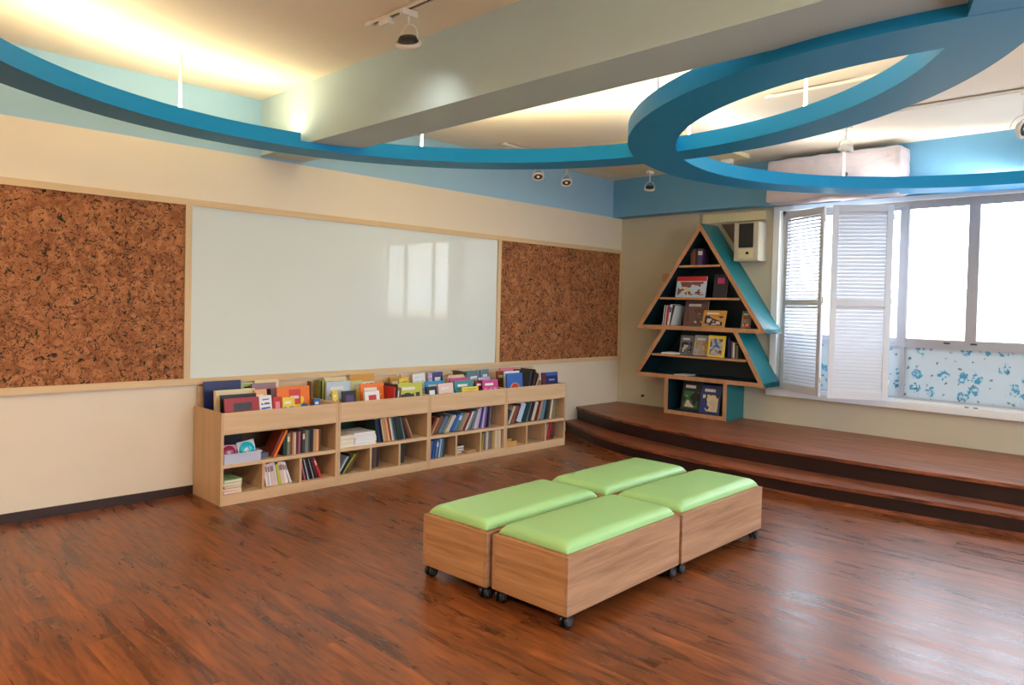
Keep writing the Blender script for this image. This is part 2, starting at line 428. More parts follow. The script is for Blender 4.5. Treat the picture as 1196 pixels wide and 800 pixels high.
# right-hand wall (outside the photo) has a daylight window of its own
RX0, RX1 = -6.6, -2.2
w = MB()
w.box((X0, Y1-.15, -.1), (0, Y1, .8), M['wall_plain']); w.box((X0, Y1-.15, 2.6), (0, Y1, HC+.1), M['wall_plain'])
w.box((X0, Y1-.15, .8), (RX0, Y1, 2.6), M['wall_plain']); w.box((RX1, Y1-.15, .8), (0, Y1, 2.6), M['wall_plain'])
struct(w.build('wall_right'))
w = MB()
for a in (RX0, (RX0+RX1)/2-.02, RX1-.04): w.box((a, Y1-.10, .8), (a+.04, Y1-.05, 2.6), M['alu'])
for z in (.8, 2.56): w.box((RX0, Y1-.11, z), (RX1, Y1-.04, z+.04), M['alu'])
struct(w.build('window_2'))
struct(bx('baseboard_left', (X0, -.012, 0), (-1.55, 0, .065), M['base']))
struct(bx('trim_1', (-4.915, Y1, 2.675), (-4.54, 0, HC), M['beam']))
tr = bx('trim_2', (-.2, Y1, 2.655), (0, 0, HC), M['soffit']); struct(tr)

# ------------------------------------------------------------------ back window
win = empty('window_1', (0, 0, 0)); struct(win)
f = MB()
# casing on the room side
f.box((-.03, WY1, WZ0), (.012, WY1+.07, WZ1+.045), M['white'])
f.box((-.03, WY0-.07, WZ0), (.012, WY0, WZ1+.045), M['white'])
f.box((-.03, WY0, WZ1), (.012, WY1, WZ1+.045), M['white'])
f.build('casing', win)
s = MB()
s.box((-.075, WY0-.10, .60), (.02, WY1+.08, .664), M['white'], bev=.006)
s.box((-.045, WY0, .664), (.11, WY1, .690), M['white'], bev=.004)
s.build('sill', win)
f = MB()
fx0, fx1 = .05, .11
ys = [WY1, -3.345, -4.60, -5.25, WY0]
f.box((fx0, WY0, 2.555), (fx1, WY1, WZ1), M['alu'])
f.box((fx0-.01, WY0, 1.19), (fx1, WY1, 1.235), M['alu'])
f.box((fx0, WY0, .69), (fx1, WY1, .705), M['alu'])
for y in (WY1-.03, WY0): f.box((fx0, y, .70), (fx1, y+.03, WZ1), M['alu'])
for y in (-3.385, -5.30): f.box((fx0-.012, y, .70), (fx1, y+.04, 2.56), M['alu'])
f.build('window_frame', win)
# four sliding sashes, each a part with its pane
def sash(ya, yb, x, nm='sash'):
    q = MB(); t = .045; za, zb = 1.235, 2.558
    q.box((x, ya, za), (x+.022, ya+t, zb), M['alu']); q.box((x, yb-t, za), (x+.022, yb, zb), M['alu'])
    q.box((x, ya+t, za), (x+.022, yb-t, za+.042), M['alu']); q.box((x, ya+t, zb-.03), (x+.022, yb-t, zb), M['alu'])
    o = q.build(nm, win)
    bx('pane', (x+.008, ya+t, za+.042), (x+.012, yb-t, zb-.03), M['glass'], o)
sash(-3.934, -3.345, .052); sash(-4.70, -3.934, .0535); sash(-5.30, -4.705, .052); sash(-3.34, -2.15, .078); sash(-6.22, -5.30, .078)
for ya, yb in ((-3.345, -2.15), (-5.26, -3.385), (-6.22, -5.30)):
    bx('frosted_pane', (.078, ya, .705), (.084, yb, 1.19), M['film'], win)
c = MB()
for y in (-3.965, -4.035): c.box((-.047, y, .671), (-.043, y+.035, .679), M['navy'] if 'navy' in M else cm('navy'))
c.build('latch_mark', win)
c = MB()
for y in (-3.77, -3.99): c.box((.035, y, 1.240), (.052, y+.05, 1.256), M['grey'])
c.build('sash_catch', win)
# window grille outside
g = MB()
for i in range(34):
    y = WY0 + .1 + i*.115
    if y > -4.62: break
    for s_ in (-1, 1):
        g.tube([(.24, y, .72), (.24, y + s_*.62, 2.55)] if WY0 < y + s_*.62 < -4.5 else [(.24, y, .72), (.24, y + s_*.0, 2.55)], .003, M['whitem'], 5)
gr = g.build('security_grille', win)

# neighbouring houses outside, seen only as a reflection in the whiteboard
nb = tag(empty('neighbour_building', (26, 2, -3)), 'pale building outside the window, visible as a reflection in the whiteboard', 'building')
bx('wall', (0, -34, 0), (5, 34, 5.6), plain('render_grey', (196, 198, 202), .8), nb)
for i in range(12):
    for z in (1.2, 3.6):
        q = MB(); q.box((-.05, -32+i*5.5, z), (.02, -29.5+i*5.5, z+1.3), plain('far_window', (120, 130, 142), .3)); q.build('window', nb)
tw = tag(bx('terrace_wall', (13, -34, -4), (14, 34, 1.25), plain('terrace_beige', (222, 196, 160), .8)), 'beige terrace wall outside, visible as a reflection in the whiteboard', 'wall')
# ------------------------------------------------------------------ shutters
def shutter_leaf(parent_name, p0, p1, label, ang=36):
    """p0, p1: plan positions of the two edges"""
    a = Vector((p0[0], p0[1], 0)); b = Vector((p1[0], p1[1], 0)); L = (b-a).length
    e = empty(parent_name, (p0[0], p0[1], .672), math.atan2(b.y-a.y, b.x-a.x))
    tag(e, label, 'window shutter', 'bifold shutters beside the window')
    z1 = 1.888; st = .055; th = .028
    q = MB()
    q.box((0, -th/2, 0), (st, th/2, z1), M['shutter'], bev=.003); q.box((L-st, -th/2, 0), (L, th/2, z1), M['shutter'], bev=.003)
    for za, zb in ((0, .075), (.905, .965), (z1-.065, z1)): q.box((st, -th/2, za), (L-st, th/2, zb), M['shutter'])
    q.build('shutter_frame', e)
    for za, zb in ((.075, .905), (.965, z1-.065)):
        q = MB(); n = 24
        for i in range(n):
            z = za + (i+.5)*(zb-za)/n
            q.box((st-.004, -.021, -.0028), (L-st+.004, .021, .0028), M['shutter'], Matrix.Translation((0, 0, z)) @ Matrix.Rotation(math.radians(ang), 4, 'X'))
        q.build('louvres', e)
    for z in (.14, .93, 1.74):
        q = MB(); q.lathe([(.007, z), (.007, z+.06)], M['whitem'], 8, Matrix.Translation((L+.006, 0, 0))); q.build('hinge', e)
    return e
shutter_leaf('bifold_shutter', (-.055, -2.20), (-.375, -2.745), 'narrow half-open white louvred shutter leaf nearest the tree bookshelf')
shutter_leaf('bifold_shutter', (-.415, -2.835), (-.135, -3.30), 'wider-looking white louvred shutter leaf beside the bright window pane', 62)
shutter_leaf('bifold_shutter', (-.055, -6.20), (-.375, -5.655), 'louvred shutter leaf at the far window end, seen only reflected in the whiteboard')
shutter_leaf('bifold_shutter', (-.415, -5.565), (-.135, -5.10), 'louvred shutter leaf beside the far pane, seen only reflected in the whiteboard')

# ------------------------------------------------------------------ boards on the left wall
def board(name, x0, x1, label, cat, panel, mat, left=True, right=True, z0=.843, z1=2.253, t=.048):
    e = empty(name, ((x0+x1)/2, 0, z0)); tag(e, label, cat)
    ox, oz = -(x0+x1)/2, -z0
    q = MB(); d0, d1 = -.032, -.001
    q.box((x0+ox, d0, 0), (x1+ox, d1, t), M['frame']); q.box((x0+ox, d0, z1-t+oz), (x1+ox, d1, z1+oz), M['frame'])
    xa, xb = x0, x1
    if left: q.box((x0+ox, d0, t), (x0+t+ox, d1, z1-t+oz), M['framev']); xa = x0+t
    if right: q.box((x1-t+ox, d0, t), (x1+ox, d1, z1-t+oz), M['framev']); xb = x1-t
    q.build('board_frame', e)
    q = MB(); q.box((xa+ox, -.016, t), (xb+ox, -.002, z1-t+oz), mat); q.build(panel, e)
    return e
board('cork_board', -8.9, -5.516, 'long cork board at the left end of the wall, running out of the frame', 'cork board', 'cork_panel', M['cork'], True, False)
board('whiteboard', -5.516, -2.186, 'glossy whiteboard reflecting the window, between two cork boards', 'whiteboard', 'writing_surface', M['wb'])
board('cork_board', -2.186, -.004, 'smaller darker cork board reaching into the room corner', 'cork board', 'cork_panel', M['cork'], False, True)

# ------------------------------------------------------------------ platform
def edge_pts(pts, n=40):
    """smooth curve through plan points"""
    P = [Vector((x, y, 0)) for x, y in pts]; out = []
    P = [P[0]*2-P[1]] + P + [P[-1]*2-P[-2]]
    for i in range(1, len(P)-2):
        for k in range(n//len(pts)+2):
            t = k/(n//len(pts)+2)
            a, b, c_, d = P[i-1:i+3]
            q = .5*((2*b)+(c_-a)*t+(2*a-5*b+4*c_-d)*t*t+(3*b-a-3*c_+d)*t**3); out.append((q.x, q.y))
    out.append((P[-2].x, P[-2].y)); return out
up = edge_pts([(-.845, -.014), (-1.02, -.40), (-1.22, -.88), (-1.37, -1.45), (-1.465, -2.1), (-1.50, -2.75), (-1.49, -3.3), (-1.455, -3.9), (-1.40, -4.55), (-1.33, -5.3), (-1.2, -6.2), (-1.0, -7.1), (-.75, -8.18)])
lo = edge_pts([(-1.055, -.014), (-1.26, -.40), (-1.53, -.9), (-1.70, -1.4), (-1.80, -1.95), (-1.86, -2.6), (-1.855, -3.2), (-1.81, -3.7), (-1.735, -4.3), (-1.66, -4.9), (-1.56, -5.6), (-1.4, -6.4), (-1.2, -7.3), (-1.0, -8.18)])
plat = tag(empty('stepped_platform', (-.8, -4.2, 0)), 'dark brown wooden platform with two curved steps under the window', 'platform')
def slab(name, pts, z0, z1, m, inset=0):
    q = MB(); P = [(x+inset+.8, y+4.2) for x, y in pts] + [(-.003+.8, pts[-1][1]+4.2), (-.003+.8, pts[0][1]+4.2)]
    q.prism(P, z0, z1, m, 'z'); return q.build(name, plat)
slab('upper_tread', up, .272, .30, M['platform'])
slab('upper_riser', up, .150, .272, M['riser'], .022)
slab('lower_tread', lo, .122, .150, M['platform'])
slab('lower_riser', lo, .0, .122, M['riser'], .022)
# brown skirting strip where the bottom riser meets the floor
q = MB()
for a, b in zip(lo, lo[1:]):
    d = Vector((b[0]-a[0], b[1]-a[1])).normalized(); nx, ny = d.y, -d.x
    if nx > 0: nx, ny = -nx, -ny
    P = [(a[0]+.022, a[1]), (b[0]+.022, b[1]), (b[0]+.022+nx*.012, b[1]+ny*.012), (a[0]+.022+nx*.012, a[1]+ny*.012)]
    q.prism([(x+.8, y+4.2) for x, y in P], 0, .028, M['platform'], 'z')
q.build('skirting_strip', plat)

# ------------------------------------------------------------------ hanging rings
rings = tag(empty('hanging_rings', (-3.8, -3.7, 2.62)), 'two large overlapping blue ring bands hung from the ceiling on white rods', 'ceiling feature')
def ring(cx, cy, r0, r1, z0, z1, notch=None, seg=220):
    q = MB(); k = q.mi(M['ring']); V = []
    for i in range(seg):
        a = 2*PI*i/seg; row = []
        for r in (r0, r1):
            x, y = cx+r*math.cos(a), cy+r*math.sin(a)
            row.append((x, y))
        V.append(row)
    def top(i):
        x = (V[i][0][0]+V[i][1][0]+V[(i+1) % seg][0][0]+V[(i+1) % seg][1][0])/4
        return notch[2] if notch and notch[0] < x < notch[1] else z1
    off = Vector((3.8, 3.7, -2.62))
    for i in range(seg):
        j = (i+1) % seg; t = top(i)
        P = [(V[i][0]), (V[j][0]), (V[j][1]), (V[i][1])]
        lo_ = [q.bm.verts.new(Vector((x, y, z0))+off) for x, y in P]; hi = [q.bm.verts.new(Vector((x, y, t))+off) for x, y in P]
        q.bm.faces.new(lo_[::-1]); q.bm.faces.new(hi)
        f1 = q.bm.faces.new([lo_[0], lo_[1], hi[1], hi[0]]); f2 = q.bm.faces.new([lo_[2], lo_[3], hi[3], hi[2]])
        if top((i-1) % seg) != t: q.bm.faces.new([lo_[3], lo_[0], hi[0], hi[3]])
        if top(j) != t: q.bm.faces.new([lo_[1], lo_[2], hi[2], hi[1]])
    bmesh.ops.remove_doubles(q.bm, verts=q.bm.verts, dist=.0005)
    return q.build('ring', rings)
ring(-5.352, -2.905, 2.172, 2.457, 2.625, 2.732, (-4.95, -4.52, 2.674))
ring(-2.305, -4.55, 1.945, 2.268, 2.624, 2.731, (-4.95, -4.52, 2.674))
for x, y in ((-5.80, -.65), (-4.02, -.96), (-3.07, -2.36), (-3.01, -2.80), (-3.17, -3.72), (-4.08, -3.25), (-.82, -3.08), (-7.3, -1.7), (-7.55, -3.6), (-.25, -4.4), (-2.2, -6.65)):
    q = MB(); q.lathe([(.011, 2.73-2.62), (.011, HC-2.621), (.011, HC-2.62)], M['whitem'], 10, Matrix.Translation((x+3.8, y+3.7, 0))); q.build('suspension_rod', rings)
def ledring(cx, cy, r, a0, a1, seg=90, skip=None, w=.03, m='led'):
    q = MB(); k = q.mi(M[m]); prev = None
    for i in range(seg+1):
        a = math.radians(a0+(a1-a0)*i/seg); cur = [q.bm.verts.new((cx+rr*math.cos(a)+3.8, cy+rr*math.sin(a)+3.7, .1165)) for rr in (r-w, r+w)]
        x = cx+r*math.cos(a)
        if prev and not (skip and skip[0] < x < skip[1]): q.bm.faces.new([prev[0], prev[1], cur[1], cur[0]])
        prev = cur
    for f_ in q.bm.faces:
        if f_.normal.z < 0: f_.normal_flip()
    me = q.build('led_strip', rings); return me
ledring(-5.352, -2.905, 2.315, 0, 360, 120, (-5.02, -4.45))
ledring(-2.305, -4.55, 2.11, 0, 360, 120, (-5.02, -4.45), m='led2')

# ------------------------------------------------------------------ track lighting
def track(x0, y0, x1, y1, label, w_=.036):
    L = math.hypot(x1-x0, y1-y0); e = empty('lighting_track', (x0, y0, HC), math.atan2(y1-y0, x1-x0))
    tag(e, label, 'track')
    q = MB()
    q.box((0, -w_/2, -.022), (L, -w_/2+.006, 0), M['whitem']); q.box((0, w_/2-.006, -.022), (L, w_/2, 0), M['whitem']); q.box((0, -w_/2, -.006), (L, w_/2, 0), M['whitem'])
    q.build('rail', e)
    bx('slot', (.05, -w_/2+.006, -.012), (L-.05, w_/2-.006, -.006), M['black'], e)
    q = MB(); q.box((-.008, -.021, -.025), (.05, .021, -.0005), M['whitem'], bev=.004); q.build('end_cap', e)
track(-5.27, -2.05, -5.22, -5.4, 'white ceiling track between the wall and the near beam side')
track(-1.49, -3.45, -1.49, -6.6, 'white ceiling track at the right edge, near the window')
track(-2.46, -3.12, -2.46, -4.35, 'ceiling track seen through the lens-shaped opening of the rings')
track(-2.6, -.45, -1.25, -.45, 'ceiling track hidden above the far part of the blue ring')
pl = MB(); pl.box((-1.9, -2.05, -.04), (-.62, -.40, 0), M['coverboard'], bev=.003)
pl = pl.build('ceiling_panel', None, (0, 0, HC)); tag(pl, 'flat beige ceiling panel in the far corner behind the rings', 'ceiling panel')
pl = MB(); pl.box((-.9, -.5, -.02), (.4, .42, 0), M['ceiling'], bev=.002)
pl = pl.build('ceiling_hatch', None, (-3.6, -2.55, HC)); tag(pl, 'faint square ceiling hatch just behind the beam', 'hatch')

def spot(loc, tilt, yaw, label, drop=.16, r=.058, black=True, z=HC-.022, power=0):
    e = empty('track_spotlight', (loc[0], loc[1], z), yaw); tag(e, label, 'spotlight', 'track spotlights')
    q = MB(); q.box((-.05, -.018, -.035), (.05, .018, 0), M['whitem'], bev=.003); q.build('adapter', e)
    H = Matrix.Translation((0, 0, -drop)) @ Euler((tilt[0], tilt[1], 0)).to_matrix().to_4x4()
    q = MB()
    arc = [Vector((0, (r+.012)*math.cos(a), (r+.012)*1.15*math.sin(a))) for a in [PI*i/12 for i in range(13)]]
    q.tube([Matrix.Translation((0, 0, -drop)) @ p for p in arc], .0035, M['whitem'], 6)
    q.tube([(0, 0, -drop+(r+.012)*1.15), (0, 0, -.03)], .006, M['whitem'], 6)
    q.build('yoke', e)
    q = MB(); q.lathe([(r*.35, .034), (r*.62, .032), (r*.78, .012), (r*.8, 0)], M['darkmetal'] if black else M['whitem'], 24, H); q.build('heat_sink', e)
    q = MB(); q.lathe([(r*.8, .004), (r*.98, .004), (r*1.02, -.006), (r*.95, -.02), (r*.80, -.02), (r*.72, -.008)], M['whitem'], 28, H, cap=False); q.build('bezel', e)
    q = MB(); q.lathe([(r*.74, -.010), (r*.3, -.004)], M['darkmetal'], 24, H); b_ = q.build('reflector', e)
    q = MB(); q.lathe([(r*.28, -.006), (r*.22, -.016)], M['lens'], 16, H); q.build('bulb', e)
    if power:
        l = bpy.data.lights.new('lamp_light', 'SPOT'); l.energy = power; l.color = (1, .93, .80); l.spot_size = math.radians(130); l.spot_blend = 1; l.shadow_soft_size = .05
        lo_ = bpy.data.objects.new('lamp_light', l); COL.objects.link(lo_); lo_.parent = e
        lo_.matrix_local = H @ Matrix.Translation((0, 0, -.03))
    return e
spot((-5.262, -2.42), (math.radians(22), math.radians(-26)), 0, 'dark-backed spotlight hanging from the near ceiling track by the beam', .175, .072, power=8)
spot((-2.11, -.47), (math.radians(-22), math.radians(20)), 0, 'left one of the two small round spotlights under the far ring', .24, .062)
spot((-1.66, -.47), (math.radians(-22), math.radians(20)), 0, 'right one of the two small round spotlights under the far ring', .24, .062)
spot((-.66, -.86), (math.radians(14), math.radians(-18)), 0, 'small round spotlight under the beige ceiling panel in the corner', .20, .058, z=HC-.042)
spot((-1.30, -3.27), (math.radians(10), math.radians(-12)), PI/3, 'white spotlight against the wrapped unit above the shutters', .20, .062, False)
spot((-1.49, -4.56), (math.radians(-60), math.radians(50)), 0, 'white spotlight cut by the right edge of the photo', .26, .07, False)
q = MB(); q.box((-.03, -.06, -.05), (.03, .06, 0), M['whitem'], bev=.004)
q = q.build('track_adapter', None, (-.70, -1.84, HC-.04)); tag(q, 'small white box under the beige ceiling panel, without a lamp', 'adapter')
q = MB(); q.box((-.02, -.05, -.035), (.02, .05, 0), M['whitem'], bev=.004)
q = q.build('track_adapter', None, (-5.268, -2.22, HC-.022)); tag(q, 'small white empty adapter at the end of the near ceiling track', 'adapter')

# ------------------------------------------------------------------ wrapped unit and window air conditioner
e = tag(empty('wrapped_ceiling_unit', (-.2, -2.8, 2.62)), 'large box-shaped unit wrapped in wrinkled white cloth, above the shutters', 'wrapped unit')
q = MB(); q.box((-.30, -.66, .0), (-.003, .63, .44), M['cloth'], bev=.05)
o = q.build('cloth_wrap', e)
sub = o.modifiers.new('sub', 'SUBSURF'); sub.subdivision_type = 'SIMPLE'; sub.levels = sub.render_levels = 5
tx = bpy.data.textures.new('wrinkles', 'CLOUDS'); tx.noise_scale = .16; tx.noise_depth = 3
dm = o.modifiers.new('wrinkle', 'DISPLACE'); dm.texture = tx; dm.strength = .035; dm.mid_level = .5
q = MB(); q.lathe([(.022, 0), (.022, .008), (.012, .012)], M['grey'], 16, Matrix.Translation((-.315, -.18, .21)) @ Matrix.Rotation(-PI/2, 4, 'Y')); q.build('drain_plug', e)

e = tag(empty('window_air_conditioner', (0, -1.825, 2.055)), 'beige box air conditioner in the wall behind the tree bookshelf', 'air conditioner')
q = MB(); q.box((-.19, -.145, .0), (-.002, .145, .425), M['acbeige'], bev=.008); q.build('housing', e)
q = MB(); q.box((-.205, -.142, .004), (-.19, .142, .421), M['acbeige'], bev=.006); q.build('front_panel', e)
q = MB(); q.box((-.2075, -.085, .145), (-.204, .085, .41), M['black']); q.build('grille_opening', e)
q = MB()
for i in range(11): q.box((-.2095, -.085, .156+i*.023), (-.2070, .085, .160+i*.023), M['darkmetal'])
q.build('air_grille', e)
q = MB(); q.box((-.2075, -.085, .03), (-.204, .085, .13), M['coverboard']); q.build('control_plate', e)
q = MB(); q.lathe([(.017, 0), (.014, .014)], M['black'], 16, Matrix.Translation((-.2075, -.02, .085)) @ Matrix.Rotation(-PI/2, 4, 'Y')); q.build('control_knob', e)
q = MB(); q.prism([(-1.41, 2.50), (-1.675, 2.50), (-1.675, 2.13)], -.006, -.001, plain('brown_board', (112, 92, 80), .6), 'x')
o = q.build('wall_board'); tag(o, 'brown board on the wall between the tree bookshelf and the air conditioner', 'board')
q = MB(); q.box((-.04, 0, 0), (-.002, .76, .105), M['coverboard'], bev=.003)
o = q.build('cover_strip', None, (0, -1.95, 2.515)); tag(o, 'pale yellow wooden board across the wall above the air conditioner', 'board')
e = tag(empty('wall_socket', (0, -.42, .415)), 'small white wall socket with a black plug beside the tree bookshelf', 'socket')
q = MB(); q.box((-.008, -.05, -.03), (-.001, .03, .03), M['acbeige'], bev=.002); q.build('face_plate', e)
q = MB(); q.lathe([(.017, 0), (.015, .03), (.008, .045)], M['black'], 14, Matrix.Translation((-.008, .015, 0)) @ Matrix.Rotation(-PI/2, 4, 'Y')); q.build('plug', e)

# ------------------------------------------------------------------ box seats
def box_seat(x, y, rz, label):
    e = tag(empty('box_seat', (x, y, 0), math.radians(rz)), label, 'box seat', 'green box seats on castors')
    L, W = 1.005, .487; z0, z1 = .068, .345; t = .018
    q = MB()
    q.box((0, 0, z0), (L, t, z1), M['elm'], bev=.0015); q.box((0, W-t, z0), (L, W, z1), M['elm'], bev=.0015)
    q.box((0, t, z0), (t, W-t, z1), M['elmy'], bev=.0015); q.box((L-t, t, z0), (L, W-t, z1), M['elmy'], bev=.0015)
    q.box((t, t, z0), (L-t, W-t, z0+.018), M['elm'])
    q.build('box_body', e)
    bx('lid', (t, t, z1-.022), (L-t, W-t, z1+.006), M['elm'], e)
    # padded top: domed cushion with rounded rim
    q = MB(); k = q.mi(M['green']); nx, ny = 44, 24; i0 = .022; grid = []
    def prof(u):  # 0 at rim .. 1 inside
        u = max(0, min(1, u)); return math.sqrt(1-(1-u)**2)
    for i in range(nx+1):
        row = []
        for j in range(ny+1):
            fx = .5-.5*math.cos(PI*i/nx); fy = .5-.5*math.cos(PI*j/ny)
            X = i0+fx*(L-2*i0); Y = i0+fy*(W-2*i0)
            dx = min(X-i0, L-i0-X); dy = min(Y-i0, W-i0-Y)
            h = .046*prof(dx/.055)**.8*prof(dy/.055)**.8 + .010*math.sin(PI*fx)*math.sin(PI*fy)
            row.append(q.bm.verts.new((X, Y, z1+.008+h)))
        grid.append(row)
    for i in range(nx):
        for j in range(ny):
            f_ = q.bm.faces.new([grid[i][j], grid[i+1][j], grid[i+1][j+1], grid[i][j+1]]); f_.smooth = True
    b0 = [q.bm.verts.new(p) for p in ((i0, i0, z1+.0065), (L-i0, i0, z1+.0065), (L-i0, W-i0, z1+.0065), (i0, W-i0, z1+.0065))]
    q.bm.faces.new(b0[::-1])
    bmesh.ops.recalc_face_normals(q.bm, faces=q.bm.faces)
    q.build('cushion', e)
    for cx_, cy_ in ((.036, .034), (L-.036, .034), (L-.036, W-.034), (.036, W-.034)):
        q = MB(); q.box((cx_-.022, cy_-.022, z0-.005), (cx_+.022, cy_+.022, z0), M['darkmetal'])
        q.box((cx_-.018, cy_-.006, .032), (cx_+.012, cy_+.006, z0-.004), M['black'], bev=.002)
        c_ = q.build('castor', e)
        for s_ in (-1, 1):
            q = MB(); R_ = Matrix.Translation((cx_, cy_+s_*.0165, .0312)) @ Matrix.Rotation(PI/2, 4, 'X')
            q.lathe([(.012, -.0085), (.027, -.0085), (.031, -.004), (.031, .004), (.027, .0085), (.012, .0085)], M['black'], 24, R_)
            wh = q.build('wheel', c_)
            q = MB(); q.lathe([(.018, -.001), (.015, .0012)] if s_ < 0 else [(.015, -.0012), (.018, .001)], M['grey'], 18, Matrix.Translation((cx_, cy_+s_*.0262, .0312)) @ Matrix.Rotation(PI/2, 4, 'X'))
            q.build('hub_cap', c_)
    return e
box_seat(-5.118, -3.527, 2.0, 'green padded box seat at the nearest corner, its castor in front')
box_seat(-4.093, -3.497, 1.0, 'green padded box seat at the right, nearest the window light')
box_seat(-5.155, -3.018, 2.5, 'green padded box seat at the left end of the four')
box_seat(-4.118, -2.985, 1.5, 'green padded box seat farthest back, nearest the bookcases')

# ------------------------------------------------------------------ tree bookshelf (front faces -X, depth .40)
XF = -.40
tree = tag(empty('tree_bookshelf', (-.2, -1.36, .30)), 'fir-tree-shaped bookshelf with teal outer faces and wooden edges', 'bookshelf')
TO = Vector((.2, 1.36, -.30))
def plank(pts, name, m_side=None, x0=XF, x1=-.006, edge=True):
    """outline in (y, z); teal board with a wooden front edge"""
    q = MB(); P = [(y+1.36, z-.30) for y, z in pts]
    q.prism(P, x0+.2+(.004 if edge else 0), x1+.2, m_side or M['teal'], 'x')
    o = q.build(name, tree)
    if edge:
        q = MB(); q.prism(P, x0+.2, x0+.2+.004, M['edge'], 'x'); q.build('wooden_edge', o)
    return o
ap = (-1.37, 2.478); A = (-.548, 1.272); B = (-2.185, 1.272)
th = .046
# upper triangle: two slanting sides and a base board
sl = (A[0]-ap[0])/(ap[1]-A[1]); n = th*math.sqrt(1+sl*sl)
apin = (ap[0], ap[1]-n/sl)
zi = A[1]+th
def side_in(y_out, z): return y_out
Lin = (A[0]-sl*th-n*1.0, zi)
slR = (ap[0]-B[0])/(ap[1]-B[1]); nR = th*math.sqrt(1+slR*slR)
Rin = (B[0]+slR*th+nR, zi)
plank([ap, A, (A[0]-sl*th, zi), (A[0]-sl*th-n, zi), apin], 'left_slope')
plank([ap, apin, (B[0]+slR*th+nR, zi), (B[0]+slR*th, zi), B][::-1], 'right_slope')
plank([A, B, (B[0]+slR*th, zi), (A[0]-sl*th, zi)], 'crown_base')
# lower trapezoid
C1 = (-.905, 1.272); C2 = (-1.862, 1.272); D1 = (-.528, .705); D2 = (-2.190, .705)
s1 = (D1[0]-C1[0])/(C1[1]-D1[1]); n1 = th*math.sqrt(1+s1*s1); s2 = (C2[0]-D2[0])/(C2[1]-D2[1]); n2 = th*math.sqrt(1+s2*s2)
zj = .705+th
plank([C1, D1, (D1[0]-s1*th, zj), (D1[0]-s1*th-n1, zj), (C1[0]-n1, 1.272)], 'left_slope')
plank([C2, (C2[0]+n2, 1.272), (D2[0]+s2*th+n2, zj), (D2[0]+s2*th, zj), D2], 'right_slope')
plank([D1, D2, (D2[0]+s2*th, zj), (D1[0]-s1*th, zj)], 'skirt_base')
# trunk box
TL, TR = -.965, -1.755
plank([(TL, .302), (TL-.045, .302), (TL-.045, .704), (TL, .704)], 'trunk_side')
plank([(TR, .302), (TR, .704), (TR+.045, .704), (TR+.045, .302)], 'trunk_side')
plank([(TL-.045, .302), (TR+.045, .302), (TR+.045, .345), (TL-.045, .345)], 'trunk_floor')
# shelves
def shelf(z, yl, yr):
    plank([(yl, z-.024), (yr, z-.024), (yr, z), (yl, z)], 'shelf', M['tealdark'])
def inL(z): return apin[0]+(apin[1]-z)*sl
def inR(z): return apin[0]-(apin[1]-z)*slR
shelf(2.010, inL(2.010)-.004, inR(2.010)+.004)
shelf(1.645, inL(1.645)-.004, inR(1.645)+.004)
shelf(.985, C1[0]-n1+(1.272-.985)*s1-.004, C2[0]+n2-(1.272-.985)*s2+.004)
q = MB()
P = [(apin[0], apin[1]), (Rin[0], zi), (Lin[0], zi)]
q.prism([(y+1.36, z-.30) for y, z in P], .182, .192, M['tealdark'], 'x')
P = [(C1[0]-n1, 1.272), (C2[0]+n2, 1.272), (D2[0]+s2*th+n2, zj), (D1[0]-s1*th-n1, zj)]
q.prism([(y+1.36, z-.30) for y, z in P], .182, .192, M['tealdark'], 'x')
q.box((.182, TR+.045+1.36, .045), (.192, TL-.045+1.36, .404), M['tealdark'])
q.build('back_panel', tree)
# dark teal linings inside the compartments
q = MB()
def lining(a, b, off):
    (y0, z0), (y1, z1) = a, b
    q.bm.faces.new([q.bm.verts.new(p) for p in ((XF+.2045+.002, y0+1.36, z0-.30), (.182, y0+1.36, z0-.30), (.182, y1+1.36, z1-.30), (XF+.2045+.002, y1+1.36, z1-.30))])
q.mi(M['tealdark']); e_ = .0015
lining((apin[0], apin[1]-2*e_), (Lin[0]-e_, zi+e_), 0); lining((apin[0], apin[1]-2*e_), (Rin[0]+e_, zi+e_), 0)
lining((C1[0]-n1-e_, 1.272-e_), (D1[0]-s1*th-n1-e_, zj+e_), 0); lining((C2[0]+n2+e_, 1.272-e_), (D2[0]+s2*th+n2+e_, zj+e_), 0)
lining((Lin[0]-e_, zi+e_), (Rin[0]+e_, zi+e_), 0); lining((D1[0]-s1*th-n1-e_, zj+e_), (D2[0]+s2*th+n2+e_, zj+e_), 0)
lining((C1[0]-n1-e_, 1.272-e_), (C2[0]+n2+e_, 1.272-e_), 0)
lining((TL-.045-e_, .345+e_), (TR+.045+e_, .345+e_), 0); lining((TL-.045-e_, .345+e_), (TL-.045-e_, .704-e_), 0); lining((TR+.045+e_, .345+e_), (TR+.045+e_, .704-e_), 0)
lining((TL-.045-e_, .704-e_), (TR+.045+e_, .704-e_), 0)
q.build('inner_lining', tree)
q = MB(); q.box((-.10, -.045, -.045), (-.005, .045, .045), M['edge'], bev=.002)
q = q.build('wood_block', None, (0, -.745, 1.89)); tag(q, 'small wooden block on the wall at the left slope of the tree bookshelf', 'block')

